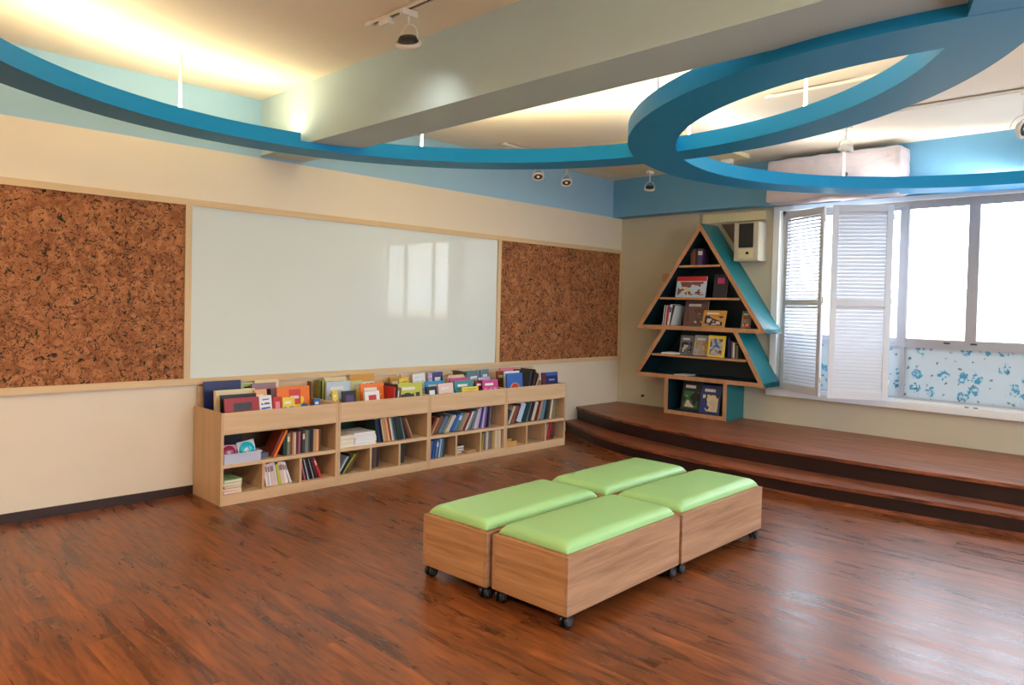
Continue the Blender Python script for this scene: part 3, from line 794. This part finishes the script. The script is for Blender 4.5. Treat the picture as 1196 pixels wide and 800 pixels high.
# ------------------------------------------------------------------ books
def book_mesh(w, h, t, c1, c2, style=None, spine=True, band=None):
    """book with its front cover towards -Y, spine at x=0, standing on z=0"""
    q = MB(); cv = cm(c1); c = .0022
    q.box((0, -t/2, 0), (w, -t/2+c, h), cv); q.box((0, t/2-c, 0), (w, t/2, h), cv)
    fr = q.bm.faces
    q.box((c, -t/2+c, .003), (w-.004, t/2-c, h-.003), M['pages'])
    if band:
        za, zb = h*.62, h*.86
        q.box((0, -t/2+c, 0), (c, t/2-c, za), cv); q.box((0, -t/2+c, za), (c, t/2-c, zb), cm(band)); q.box((0, -t/2+c, zb), (c, t/2-c, h), cv)
    else:
        q.box((0, -t/2+c, 0), (c, t/2-c, h), cv)
    if style:
        k = q.mi(art_mat(c1, c2, style)); y = -t/2-.0004
        vs = [q.bm.verts.new(p) for p in ((0, y, 0), (w, y, 0), (w, y, h), (0, y, h))]
        f_ = q.bm.faces.new(vs); f_.material_index = k
        for l, uv in zip(f_.loops, ((0, 0), (1, 0), (1, 1), (0, 1))): l[q.uv].uv = uv
        # keep its normal outwards
    me = q.build('book')
    return me

def place(o, x, y, z, rz=0, lean_y=0, lean_x=0):
    o.matrix_world = Matrix.Translation((x, y, z)) @ Matrix.Rotation(lean_y, 4, 'Y') @ Matrix.Rotation(lean_x, 4, 'X') @ Matrix.Rotation(rz, 4, 'Z')

BIN = .531
STY = {'plate': 'plate'}
bin_books = [
(1,'large navy blue folder with white edges','navy','navy',-5.385,-5.095,0.865,-0.10,None),
(1,'pale green album with black marks','palegreen','black',-5.078,-4.978,0.835,-0.07,'text'),
(1,'cream picture book standing at the back','cream','tan',-4.962,-4.753,0.848,-0.06,'picture'),
(1,'mauve book with a dark title plate','mauve','dark',-5.036,-4.834,0.837,-0.17,'plate'),
(1,'thick tan book showing wide page edges','cream','tan',-5.372,-5.065,0.812,-0.27,None),
(1,'black hardback behind the crimson one','black','dark',-5.368,-5.090,0.786,-0.36,None),
(1,'crimson red book with a dark emblem','crimson','dark',-5.372,-5.110,0.768,-0.44,'plate'),
(1,'peach orange book','peach','cream',-5.079,-4.980,0.804,-0.345,'picture'),
(1,'white magazine with blue lettering','white','blue',-5.098,-4.999,0.768,-0.445,'text'),
(1,'small red book','red','pink',-4.996,-4.926,0.756,-0.455,'plate'),
(1,'large orange and yellow picture book','orange','yellow',-4.922,-4.640,0.817,-0.375,'playful'),
(1,'bright yellow picture book','yellow','blue',-4.918,-4.815,0.745,-0.45,'picture'),
(1,'small royal blue book','blue','lightgreen',-4.642,-4.583,0.717,-0.45,'picture'),
(2,'cream book with a pale cover','cream','palegreen',-4.333,-4.110,0.839,-0.07,'text'),
(2,'pale blue and white landscape picture book','paleblue','tan',-4.428,-4.194,0.822,-0.27,'picture'),
(2,'ochre and white book','white','ochre',-4.088,-3.833,0.856,-0.10,'band'),
(2,'pale green book','palegreen','yellow',-4.146,-4.023,0.810,-0.21,'picture'),
(2,'slim yellow paperback','yellow','tan',-4.436,-4.385,0.762,-0.40,'picture'),
(2,'dark book with a purple stripe','dark','purple',-4.375,-4.243,0.758,-0.445,'plate'),
(2,'bright orange picture book','orange','peach',-4.143,-3.903,0.798,-0.36,'picture'),
(2,'small white book with a red bar','white','red',-4.158,-4.010,0.740,-0.45,'plate'),
(2,'mustard yellow book','mustard','brown',-3.662,-3.530,0.812,-0.12,'picture'),
(2,'soft yellow book','yellow','olive',-3.648,-3.542,0.806,-0.25,'text'),
(2,'lime green picture book with a dark photograph','lime','dark',-3.806,-3.540,0.787,-0.43,'picture'),
(3,'white book with faint print','white','paleblue',-3.377,-3.223,0.822,-0.10,'text'),
(3,'lilac paperback','lilac','white',-3.218,-3.172,0.828,-0.13,'text'),
(3,'navy book with a small white square','navyblue','white',-3.165,-3.030,0.831,-0.12,'plate'),
(3,'sky blue picture book','sky','white',-3.383,-3.158,0.770,-0.28,'picture'),
(3,'black book with a white line','black','white',-3.490,-3.372,0.739,-0.44,'plate'),
(3,'pale pink book with a cream patch','palepink','cream',-3.360,-3.179,0.759,-0.45,'picture'),
(3,'cream picture book with red details','cream','red',-3.055,-2.850,0.806,-0.22,'picture'),
(3,'dark green book','green','lightgreen',-2.819,-2.570,0.819,-0.10,'picture'),
(3,'magenta edged book','magenta','teal',-3.105,-2.860,0.787,-0.315,'plate'),
(3,'teal picture book','teal','cyan',-3.110,-2.881,0.766,-0.385,'picture'),
(3,'low yellow book','yellow','olive',-3.075,-2.865,0.712,-0.455,'text'),
(3,'maroon book','maroon','brown',-2.835,-2.725,0.757,-0.38,'picture'),
(3,'slate blue book with a white panel','slate','white',-2.78,-2.60,0.822,-0.20,'plate'),
(3,'lilac and grey book','lilac','slate',-2.715,-2.555,0.772,-0.31,'plate'),
(3,'bright magenta picture book','magenta','pink',-2.775,-2.565,0.759,-0.43,'picture'),
(4,'slate blue upright book','slate','white',-2.50,-2.38,0.822,-0.10,'plate'),
(4,'brown and rust book','rust','brown',-2.367,-2.246,0.812,-0.20,'picture'),
(4,'pink picture book','pink','palepink',-2.193,-1.960,0.829,-0.07,'picture'),
(4,'white book with a pink edge','white','pink',-2.358,-2.138,0.818,-0.30,'picture'),
(4,'bright blue picture book with a red oval','blue','red',-2.437,-2.214,0.810,-0.42,'oval'),
(4,'wide navy and maroon book with white disc','navy','maroon',-1.905,-1.655,0.792,-0.42,'disc'),
]
CASE = ['first', 'second', 'third', 'fourth']
for u, nm, c1, c2, x0, x1, zt, y, st in bin_books:
    wd = x1-x0; t = .038 if 'thick' in nm else random.uniform(.012, .022)
    tilt = math.radians(random.uniform(5, 9)) if 'folder' not in nm and y < -.3 else math.radians(4)
    h = (zt-BIN)/math.cos(tilt)
    o = book_mesh(wd, h, t, c1, c2, st)
    roll = 0 if wd > .2 else random.uniform(0, .07)
    place(o, x0, y, BIN + t/2*math.sin(tilt), random.uniform(-.02, .02), -roll, -tilt)
    tag(o, f'{nm}, in the top bin of the {CASE[u-1]} bookcase', 'book', 'books in the bookcase top bins')

COLN = dict(palegreen='pale green', navyblue='dark blue', paleblue='pale blue', palepink='pale pink', lightgreen='light green', mauvebrown='mauve brown',
            greygreen='grey green', bluegrey='blue grey', darkgreen='dark green', darkteal='dark teal', redbrown='red brown', darkgrey='dark grey', creamgrey='cream grey', yellowgreen='yellow green', dark='near-black', sky='sky blue', lime='lime green')
ORD = ['first', 'second', 'third', 'fourth', 'fifth', 'sixth', 'seventh', 'eighth', 'ninth', 'tenth', 'eleventh', 'twelfth', 'thirteenth', 'fourteenth', 'fifteenth', 'sixteenth', 'seventeenth', 'eighteenth', 'nineteenth', 'twentieth', 'twenty-first', 'twenty-second']
def row(x, z, items, where, group, yf=-.47, depth=.17, axis='x', x1=None):
    """spine-out books from left to right; items: (colour, thickness, height, angle[, band])"""
    cur = x; prev = None
    if x1 is not None:
        tot = sum(it[1]/max(.5, math.cos(math.radians(it[3]))) + .0008 for it in items)
        wedge = sum(max(0, math.sin(math.radians(p[3]))-math.sin(math.radians(q_[3])))*p[2]*.6 for p, q_ in zip(items, items[1:]))
        k = (x1-x-wedge)/tot; items = [(it[0], it[1]*k)+tuple(it[2:]) for it in items]
    for i, it in enumerate(items):
        c, t, h, a = it[:4]; band = it[4] if len(it) > 4 else None
        ar = math.radians(a); sp = t/max(.5, math.cos(ar))
        if prev is not None:
            pa, ph = prev
            if pa > ar: cur += ph*(math.sin(pa)-math.sin(ar))*.6
            elif pa < ar and ar <= 0: cur += min(h, ph)*(math.sin(ar)-math.sin(pa))*.0
            elif pa < ar: cur += 0
        cxx = cur + sp/2
        d = depth + random.uniform(-.02, .02)
        o = book_mesh(d, h, t*.96, c, c, None, True, band)
        zz = z + t/2*abs(math.sin(ar)) + .0005
        if axis == 'x':
            place(o, cxx, yf + random.uniform(0, .015), zz, PI/2, ar)
        else:  # row on the back wall, left to right is towards -Y, spines towards -X
            o.matrix_world = Matrix.Translation((yf, -cxx, zz)) @ Matrix.Rotation(ar, 4, 'X') @ Matrix.Rotation(0, 4, 'Z')
        size = 'thin' if t < .013 else ('thick' if t > .026 else 'slim')
        lean = '' if abs(a) < 3 else (' leaning right' if a > 0 else ' leaning left')
        tag(o, f'{size} {COLN.get(c, c)} book{lean}, {ORD[i]} from left {where}', 'book', group)
        cur += sp + .0008
        prev = (ar, h)
    return cur

# ------------------------------------------------------------------ bookcases
CX = [-5.430, -4.460, -3.515, -2.535, -1.620]
YF, YB = -.505, -.014
HT = .676
labels = ['light oak bookcase at the left end of the row, holding the translucent disc tray',
          'light oak bookcase second from the left, with white paper stacks on its shelf',
          'light oak bookcase third from the left, its shelf full of leaning books',
          'light oak bookcase at the right end of the row, beside the platform steps']
CUB = []
for i in range(4):
    a, b = CX[i]+.0008, CX[i+1]-.0008
    cxm = (a+b)/2
    e = tag(empty('low_bookcase', (cxm, (YF+YB)/2, 0)), labels[i], 'bookcase', 'low oak bookcases under the whiteboard')
    ox, oy = -cxm, -(YF+YB)/2
    def part(name, p, q_, m, bev=.0012):
        return bx(name, (p[0]+ox, p[1]+oy, p[2]), (q_[0]+ox, q_[1]+oy, q_[2]), m, e, bev)
    t = .022
    part('side_panel', (a, YF, 0), (a+t, YB, HT), M['oakv']); part('side_panel', (b-t, YF, 0), (b, YB, HT), M['oakv'])
    part('bin_front', (a+t, YF, .520), (b-t, YF+.02, HT), M['oak'])
    part('bin_floor', (a+t, YF+.02, .512), (b-t, YB-.012, .530), M['oak'])
    part('shelf', (a+t, YF+.002, .272), (b-t, YB-.012, .298), M['oak'])
    part('base_board', (a+t, YF+.002, 0), (b-t, YB-.012, .078), M['oak'])
    part('bin_back_panel', (a+t, YB-.012, .530), (b-t, YB, .825), M['oak'])
    part('back_panel', (a+t, YB-.012, 0), (b-t, YB, .530), M['oakshade'])
    wq = (b-a-2*t)/3
    CUB.append((a+t, wq, b-t))
    for k in (1, 2):
        part('divider', (a+t+k*wq-.010, YF+.002, .078), (a+t+k*wq+.010, YB-.012, .272), M['oakv'])

SHZ, CBZ = .2985, .0785
def cubx(i, k): return CUB[i][0] + CUB[i][1]*k + (.012 if k else .002)
G1 = 'books on the bookcase shelves'; G2 = 'books in the small cubbies'
# --- first bookcase
tray = tag(empty('disc_tray', (-5.258, -.38, SHZ)), 'translucent white plastic tray holding discs, in the first bookcase', 'tray')
q = MB(); tm = plain('translucent_plastic', (196, 200, 222), .3)
for p, r_ in (((-.140, -.115, 0), (.140, .115, .004)), ((-.140, -.115, .004), (.140, -.111, .072)), ((-.140, .111, .004), (.140, .115, .072)), ((-.140, -.111, .004), (-.136, .111, .072)), ((.136, -.111, .004), (.140, .111, .072))):
    q.box(p, r_, tm)
q.build('tray_body', tray)
q = MB(); q.box((-.146, -.121, .066), (.146, -.115, .074), tm); q.box((-.146, .115, .066), (.146, .121, .074), tm); q.box((-.146, -.115, .066), (-.140, .115, .074), tm); q.box((.140, -.115, .066), (.146, .115, .074), tm); q.build('rim', tray)
def disc_sleeve(x, y, z, w, lean, roll, sleeve, colour, label):
    e = tag(empty('disc_sleeve', (x, y, z)), label, 'disc', 'discs in the plastic tray')
    e.rotation_euler = (lean, roll, 0)
    q = MB(); q.box((-w/2, -.002, 0), (w/2, .002, w), sleeve, bev=.0008); q.build('sleeve', e)
    q = MB(); q.lathe([(w*.10, 0), (w*.44, 0), (w*.44, .0012), (w*.10, .0012)], colour, 40, Matrix.Translation((0, -.0035, w/2)) @ Matrix.Rotation(PI/2, 4, 'X'), cap=False); q.build('disc', e)
    q = MB(); q.lathe([(w*.05, 0), (w*.12, 0), (w*.12, .0016), (w*.05, .0016)], M['white'], 24, Matrix.Translation((0, -.0035, w/2)) @ Matrix.Rotation(PI/2, 4, 'X'), cap=False); q.build('hub', e)
disc_sleeve(-5.185, -.43, .308, .135, math.radians(-12), math.radians(-7), plain('sleeve_clear', (186, 196, 206), .25), plain('disc_cyan', (30, 190, 206), .2, .6), 'clear sleeve with a cyan disc, standing in the plastic tray')
disc_sleeve(-5.335, -.43, .308, .118, math.radians(-12), math.radians(4), plain('sleeve_pink', (196, 120, 140), .25), plain('disc_magenta', (170, 40, 84), .25, .6), 'pink sleeve with a magenta disc, at the left of the plastic tray')
q = MB(); q.box((-.045, -.07, 0), (.045, .07, .035), cm('bluegrey'), bev=.002); o = q.build('small_case', None, (-5.070, -.36, SHZ)); tag(o, 'small blue-grey case lying between the disc tray and the leaning books', 'case')
q = MB(); q.box((-.14, -.012, 0), (.15, .012, .19), cm('dark'), bev=.001); o = q.build('binder', None, (-5.23, -.09, SHZ)); tag(o, 'dark binder standing in the shadow behind the disc tray', 'binder')
row(-5.022, SHZ, [('redbrown', .018, .205, 27), ('orange', .018, .215, 27), ('darkgreen', .030, .17, 0), ('greygreen', .024, .17, 0, 'cream'), ('rust', .022, .175, 0), ('tan', .016, .175, 0), ('white', .008, .17, 0),
     ('maroon', .024, .172, 0), ('mauve', .012, .175, 0), ('maroon', .02, .175, 0), ('darkgrey', .022, .178, 0, 'cream'), ('greygreen', .026, .18, 0), ('darkgrey', .026, .18, 0), ('dark', .02, .182, 0),
     ('tan', .028, .178, 0), ('peach', .022, .175, 0), ('brown', .018, .172, 0)], 'on the first bookcase shelf', G1)
def stack(x, y, z, items, where, noun='book', lean=0):
    zz = z
    for i, (c, w_, d_, t_, r_) in enumerate(items):
        o = book_mesh(w_, d_, t_*.96, c, c)
        o.matrix_world = Matrix.Translation((x, y, zz+t_/2)) @ Matrix.Rotation(r_, 4, 'Z') @ Matrix.Rotation(-PI/2, 4, 'X') @ Matrix.Translation((-w_/2, 0, -d_/2))
        pos = 'bottom' if i == 0 else ('top' if i == len(items)-1 else f'{ORD[i]} from the bottom')
        tag(o, f'{COLN.get(c, c)} book lying flat, {pos} of the stack {where}' if len(items) > 1 else f'{COLN.get(c, c)} book lying flat {where}', 'book', G2)
        zz += t_
stack(cubx(0, 0)+.075, -.40, CBZ, [('pink', .14, .18, .022, .02), ('cream', .14, .18, .018, -.03), ('red', .135, .18, .018, .02), ('palegreen', .14, .19, .024, -.02), ('lightgreen', .14, .18, .022, .05)], 'in the first bookcase')
row(cubx(0, 1)+.030, CBZ, [('white', .012, .175, -10), ('palepink', .020, .178, -10, 'mauve'), ('white', .018, .176, -10, 'mauve'), ('palepink', .030, .178, -10, 'mauve'), ('white', .014, .178, -10), ('lime', .022, .165, -12),
     ('palepink', .034, .180, -13, 'mauve'), ('white', .020, .178, -14, 'mauve'), ('white', .016, .178, -20, 'mauve')], "in the first bookcase's middle cubby", G2)
row(cubx(0, 2)+.034, CBZ, [('maroon', .014, .175, -14), ('pink', .007, .17, -14), ('black', .016, .178, -14), ('white', .006, .175, -15), ('darkgrey', .016, .178, -16), ('black', .02, .178, -17), ('white', .006, .172, -17),
     ('black', .018, .178, -19), ('wine', .018, .18, -21), ('red', .018, .18, -22, 'palepink')], "in the first bookcase's right cubby", G2)
# --- second bookcase
def paper_stack(x, y, z, w_, d_, n, t_, label, col_='white', spread=.01, gap=None):
    e = tag(empty('paper_stack', (x, y, z)), label, 'paper stack'); zz = 0
    for i in range(n):
        q = MB(); q.box((-w_/2, -d_/2, 0), (w_/2, d_/2, t_*.9), plain('paper_'+col_, (236, 226, 206) if col_ == 'cream' else (238, 236, 236), .7), Matrix.Translation((random.uniform(-spread, spread), random.uniform(-spread, spread), zz)) @ Matrix.Rotation(random.uniform(-.05, .05), 4, 'Z'), bev=.001)
        q.build('paper_bundle', e); zz += t_
paper_stack(-4.355, -.36, SHZ, .135, .24, 3, .034, 'cream paper stack at the left end of the shelf in the second bookcase', 'cream', .004)
paper_stack(-4.175, -.36, SHZ, .21, .24, 5, .022, 'white paper stack beside the cream one in the second bookcase', 'white', .008)
q = MB(); q.box((-.23, -.01, 0), (.19, .01, .19), cm('darkgreen'), bev=.001); o = q.build('binder', None, (-4.20, -.10, SHZ)); tag(o, 'dark green binder standing behind the paper stacks', 'binder')
row(-4.035, SHZ, [('darkgreen', .014, .205, -11), ('navyblue', .018, .205, -11), ('black', .018, .205, -11), ('cream', .008, .203, -11), ('tan', .036, .212, -11), ('peach', .02, .212, -12), ('rust', .024, .212, -12), ('white', .007, .205, -12),
     ('creamgrey', .014, .207, -12), ('slate', .014, .206, -12), ('darkgrey', .020, .206, -12), ('darkgreen', .022, .206, -12), ('dark', .016, .205, -13), ('darkteal', .022, .206, -14), ('greygreen', .010, .202, -15), ('black', .020, .205, -17),
     ('maroon', .016, .204, -20), ('brown', .018, .205, -22), ('tan', .010, .205, -24)], 'on the second bookcase shelf', G1, x1=-3.66)
row(cubx(1, 0)+.002, CBZ, [('paleblue', .010, .165, 34), ('black', .030, .17, 34), ('yellowgreen', .012, .188, 38), ('brown', .020, .185, 38)], "in the second bookcase's left cubby", G2)
row(cubx(1, 1)+.004, CBZ, [('dark', .026, .18, 0), ('black', .02, .182, 0), ('darkgrey', .022, .18, 0), ('brown', .024, .178, 0), ('dark', .02, .176, 0)], "in the second bookcase's middle cubby", G2, -.44)
row(cubx(1, 2)+.010, CBZ, [('darkteal', .022, .17, 6), ('darkgrey', .016, .172, 6), ('darkgreen', .02, .174, 6), ('dark', .022, .172, 7)], "in the second bookcase's right cubby", G2, -.43)
# --- third bookcase
row(-3.492, SHZ, [('redbrown', .016, .165, 30), ('tan', .014, .168, 30), ('brown', .030, .172, 31), ('bluegrey', .026, .172, 32), ('greygreen', .018, .176, 32), ('cream', .010, .178, 32), ('creamgrey', .018, .178, 33), ('blue', .022, .180, 33), ('slate', .024, .188, 33, 'paleblue'),
     ('greygreen', .018, .186, 32), ('tan', .014, .19, 31), ('maroon', .018, .198, 30), ('white', .010, .192, 28), ('grey', .022, .190, 26), ('bluegrey', .018, .196, 22), ('creamgrey', .018, .200, 17), ('lilac', .018, .208, 13), ('navyblue', .014, .206, 12),
     ('lilac', .018, .208, 9), ('purple', .022, .206, 7), ('dark', .016, .206, 5), ('lilac', .010, .204, 4)], 'on the third bookcase shelf', G1, x1=-2.70)
row(cubx(2, 0)+.004, CBZ, [('bluegrey', .022, .166, 10), ('navyblue', .020, .168, 10), ('blue', .018, .17, 9), ('slate', .022, .17, 8, 'paleblue'), ('navyblue', .014, .17, 8), ('paleblue', .018, .172, 7), ('slate', .020, .172, 6), ('darkteal', .020, .174, 5)], "in the third bookcase's left cubby", G2, x1=cubx(2, 0)+.20)
stack(cubx(2, 1)+.085, -.33, CBZ, [('slate', .15, .19, .022, .1), ('navyblue', .15, .18, .024, -.08), ('darkteal', .14, .18, .024, .05)], 'in the third bookcase')
q = MB(); q.box((-.07, -.05, 0), (.07, .05, .022), cm('tan'), Matrix.Rotation(.25, 4, 'Z'), bev=.002); o = q.build('book', None, (cubx(2, 1)+.20, -.42, CBZ)); tag(o, 'tan booklet lying flat beside the blue stack in the third bookcase', 'book', G2)
row(cubx(2, 2)+.002, CBZ, [('greygreen', .020, .176, 0), ('brown', .014, .17, 3), ('yellowgreen', .022, .165, 4), ('mauve', .018, .176, 2), ('creamgrey', .022, .178, 2), ('grey', .018, .178, 0), ('mauvebrown', .018, .178, 0), ('olive', .020, .176, 0), ('tan', .026, .180, 0),
     ('cream', .024, .182, 0), ('creamgrey', .022, .18, 0), ('cream', .022, .18, 0)], "in the third bookcase's right cubby", G2, x1=CUB[2][2]-.006)
# --- fourth bookcase
row(-2.510, SHZ, [('darkgrey', .022, .15, 26), ('creamgrey', .016, .192, 25), ('rust', .026, .192, 25), ('dark', .012, .205, 24), ('paleblue', .044, .205, 22), ('darkteal', .034, .205, 21), ('greygreen', .012, .206, 20), ('dark', .026, .206, 20), ('creamgrey', .024, .208, 20),
     ('maroon', .020, .208, 19), ('tan', .014, .208, 17), ('slate', .040, .208, 14), ('darkteal', .020, .208, 12), ('brown', .024, .208, 11), ('cream', .016, .21, 9), ('greygreen', .022, .21, 6)], 'on the fourth bookcase shelf', G1, x1=-1.745)
row(cubx(3, 0)+.004, CBZ+.0, [('dark', .014, .17, 10), ('creamgrey', .022, .178, 10), ('brown', .012, .17, 8)], "in the fourth bookcase's left cubby", G2, -.36, .15)
e = tag(empty('wooden_tray', (cubx(3, 0)+.085, -.445, CBZ)), 'small yellow wooden tray in the left cubby of the last bookcase', 'tray')
yw = plain('yellow_wood', (206, 158, 84), .5)
bx('tray_floor', (-.075, -.04, 0), (.075, .04, .006), yw, e)
for p, r_ in (((-.075, -.04, .006), (.075, -.034, .05)), ((-.075, .034, .006), (.075, .04, .06)), ((-.075, -.034, .006), (-.069, .034, .05)), ((.069, -.034, .006), (.075, .034, .05))): bx('tray_side', p, r_, yw, e)
row(cubx(3, 2)+.002, CBZ, [('greygreen', .018, .170, 17), ('grey', .016, .172, 17), ('red', .020, .182, 19), ('redbrown', .022, .16, 18), ('darkgrey', .018, .165, 10), ('brown', .014, .17, 6)], "in the fourth bookcase's right cubby", G2, x1=cubx(3, 2)+.17)
# leaning spines in the top bins
row(-4.505+.0, BIN, [('brown', .010, .29, 0)], 'at the back of the first top bin', 'books in the bookcase top bins', -.14, .08)
row(-4.432, BIN, [('olive', .012, .295, 0), ('darkgreen', .010, .295, 0), ('palegreen', .016, .298, 0), ('olive', .016, .298, 0)], 'at the back of the second top bin', 'books in the bookcase top bins', -.16, .10)
row(-3.895, BIN, [('red', .018, .235, 4), ('dark', .016, .255, 6), ('grey', .016, .235, 4, 'white'), ('brown', .016, .225, 3)], 'beside the orange book in the second bin', 'books in the bookcase top bins', -.47, .18)
row(-2.838, BIN, [('brown', .018, .30, 0), ('dark', .016, .30, 0)], 'at the back of the third top bin', 'books in the bookcase top bins', -.16, .14)
row(-2.135, BIN, [('dark', .020, .29, 9), ('darkgrey', .018, .295, 12), ('black', .022, .31, 16), ('brown', .014, .285, 20), ('dark', .018, .27, 23), ('creamgrey', .008, .25, 26)], 'leaning in the fourth top bin', 'books in the bookcase top bins', -.40, .22)

# ------------------------------------------------------------------ books on the tree bookshelf
def tree_book(nm, c1, c2, y0, y1, z0, z1, st, xfront, where, t=.016, tilt=10):
    wd = abs(y1-y0); h = (z1-z0)/math.cos(math.radians(tilt))
    o = book_mesh(wd, h, t, c1, c2, st)
    a = math.radians(tilt)
    # front cover (-Y) turned to face -X, left to right runs towards -Y
    o.matrix_world = Matrix.Translation((xfront+t, y0, z0+t/2*math.sin(a)+.0005)) @ Matrix.Rotation(-PI/2+random.uniform(-.03, .03), 4, 'Z') @ Matrix.Rotation(-a, 4, 'X')
    tag(o, f'{nm} {where}', 'book', 'books on the tree bookshelf')
tree_book('landscape picture book with a red top band,', 'paleblue', 'red', -1.03, -1.41, 1.6455, 1.885, 'band', -.34, 'second level of the tree shelf')
tree_book('dark purple-titled book,', 'dark', 'magenta', -1.51, -1.675, 1.6455, 1.905, 'plate', -.34, 'right side of the second tree shelf level')
tree_book('large mauve brown book', 'mauvebrown', 'brown', -1.12, -1.42, 1.3185, 1.612, 'picture', -.30, 'in the middle of the third tree level')
tree_book('orange yellow picture book', 'ochre', 'navy', -1.40, -1.68, 1.3185, 1.500, 'picture', -.37, 'in the middle of the third tree level', tilt=16)
tree_book('small grey green book', 'greygreen', 'red', -1.84, -1.945, 1.3185, 1.502, 'picture', -.30, 'at the right of the third tree level')
tree_book('dark grey photo book', 'grey', 'dark', -1.06, -1.235, .9855, 1.205, 'picture', -.27, 'on the tree level below the wide eave')
tree_book('silver grey book with a yellow picture', 'silver', 'ochre', -1.262, -1.46, .9855, 1.215, 'picture', -.30, 'on the lower tree shelf')
tree_book('yellow framed picture book', 'yellow', 'blue', -1.478, -1.68, .9855, 1.222, 'framed', -.37, 'on the lower tree shelf')
tree_book('dark picture book with a green base', 'dark', 'green', -1.115, -1.36, .3455, .680, 'picture', -.30, 'in the trunk box of the tree shelf')
tree_book('dark blue picture book with a pale centre', 'navyblue', 'cream', -1.39, -1.635, .3455, .660, 'picture', -.36, 'in the trunk box of the tree shelf', tilt=14)
row(1.20, 2.0105, [('brown', .030, .185, 0), ('rust', .030, .19, 0), ('dark', .030, .192, 0), ('purple', .062, .19, 0, 'white')], 'in the top peak of the tree', 'books on the tree bookshelf', -.30, .17, 'y')
row(.865, 1.3185, [('white', .012, .235, 6), ('navyblue', .014, .235, 6), ('white', .010, .235, 6), ('red', .026, .225, 6), ('white', .028, .245, 9, 'blue'), ('dark', .014, .24, 10), ('white', .014, .235, 14)][:7], 'on the third level of the tree', 'books on the tree bookshelf', -.33, .2, 'y')
row(1.70, .9855, [('navyblue', .022, .215, 0), ('dark', .02, .19, 0), ('mauve', .014, .18, 0), ('white', .022, .17, 0), ('dark', .012, .155, 0), ('greygreen', .028, .150, 0)], 'on the lower shelf of the tree', 'books on the tree bookshelf', -.30, .15, 'y')
q = MB(); q.box((-.10, -.085, 0), (.10, .085, .02), plain('paper_white', (238, 236, 236), .7), bev=.003); o = q.build('book', None, (-.29, -.985, .9852)); tag(o, 'flat white booklet at the left of the lower tree shelf', 'book', 'books on the tree bookshelf')
q = MB(); q.box((-.10, -.085, 0), (.10, .085, .010), plain('paper_white', (238, 236, 236), .7), bev=.002); o = q.build('book', None, (-.29, -1.165, .7515)); tag(o, 'flat white booklet lying on the bottom tree shelf', 'book', 'books on the tree bookshelf')

# ------------------------------------------------------------------ light
W = bpy.data.worlds.new('sky'); S.world = W; W.use_nodes = True
nt = W.node_tree; bg = nt.nodes['Background']
tc = nt.nodes.new('ShaderNodeTexCoord'); sp = nt.nodes.new('ShaderNodeSeparateXYZ'); nt.links.new(tc.outputs['Generated'], sp.inputs[0])
c_ = ramp(nt, math_n(nt, 'ADD', math_n(nt, 'MULTIPLY', sp.outputs[2], .5), .5), [(.42, (.52, .55, .58, 1)), (.50, (.86, .93, 1.0, 1)), (.75, (.76, .88, 1.04, 1))])
nt.links.new(c_, bg.inputs['Color']); bg.inputs['Strength'].default_value = 9.5

def portal(loc, rot, sx, sy):
    l = bpy.data.lights.new('window_portal', 'AREA'); l.shape = 'RECTANGLE'; l.size = sx; l.size_y = sy; l.cycles.is_portal = True
    o = bpy.data.objects.new('window_portal', l); COL.objects.link(o); o.location = loc; o.rotation_euler = rot
portal((.19, (WY0+WY1)/2, (WZ0+WZ1)/2), (PI/2, 0, PI/2), WY1-WY0, WZ1-WZ0)
portal(((RX0+RX1)/2, Y1-.14, 1.7), (PI/2, 0, PI), RX1-RX0, 1.8)

# unseen ceiling luminaires, added behind the camera as warm fill light
def fill_lamp(x, y, power, label, colour=(1, .80, .57)):
    e = tag(empty('fill_lamp', (x, y, HC)), label, 'fill lamp', 'added fill lamps behind the viewpoint')
    q = MB(); q.box((-.6, -.15, -.06), (.6, .15, 0), M['whitem'], bev=.006); q.build('housing', e)
    q = MB(); q.box((-.57, -.12, -.064), (.57, .12, -.0605), M['lens']); q.build('diffuser', e)
    l = bpy.data.lights.new('lamp_light', 'AREA'); l.shape = 'RECTANGLE'; l.size = 1.1; l.size_y = .22; l.energy = power; l.color = colour
    o = bpy.data.objects.new('lamp_light', l); COL.objects.link(o); o.parent = e; o.location = (0, 0, -.07)
fill_lamp(-8.6, -3.2, 95, 'added fill lamp behind the viewpoint, nearer the board wall')
fill_lamp(-8.6, -6.2, 70, 'added fill lamp behind the viewpoint, nearer the right-hand wall')

# ------------------------------------------------------------------ camera
cam = bpy.data.cameras.new('camera'); co = bpy.data.objects.new('camera', cam); COL.objects.link(co)
yaw, pitch, roll, F = 0.78209281, -0.02273045, 0.02348668, 854.074
fw = Vector((math.cos(pitch)*math.cos(yaw), math.cos(pitch)*math.sin(yaw), math.sin(pitch)))
r = fw.cross(Vector((0, 0, 1))).normalized(); u = r.cross(fw)
r2 = math.cos(roll)*r + math.sin(roll)*u; u2 = -math.sin(roll)*r + math.cos(roll)*u
co.matrix_world = Matrix(((r2.x, u2.x, -fw.x, -7.69), (r2.y, u2.y, -fw.y, -5.68), (r2.z, u2.z, -fw.z, 1.5), (0, 0, 0, 1)))
cam.sensor_fit = 'HORIZONTAL'; cam.sensor_width = 36; cam.lens = F/1196*36
cam.shift_y = -(400-376.954)/1196
cam.clip_start = .05
S.camera = co

S.view_settings.view_transform = 'Standard'; S.view_settings.look = 'None'
S.view_settings.gamma = 1; S.view_settings.use_curve_mapping = False
S.view_settings.exposure = -0.02
S.cycles.max_bounces = 10; S.cycles.diffuse_bounces = 6; S.cycles.transparent_max_bounces = 12
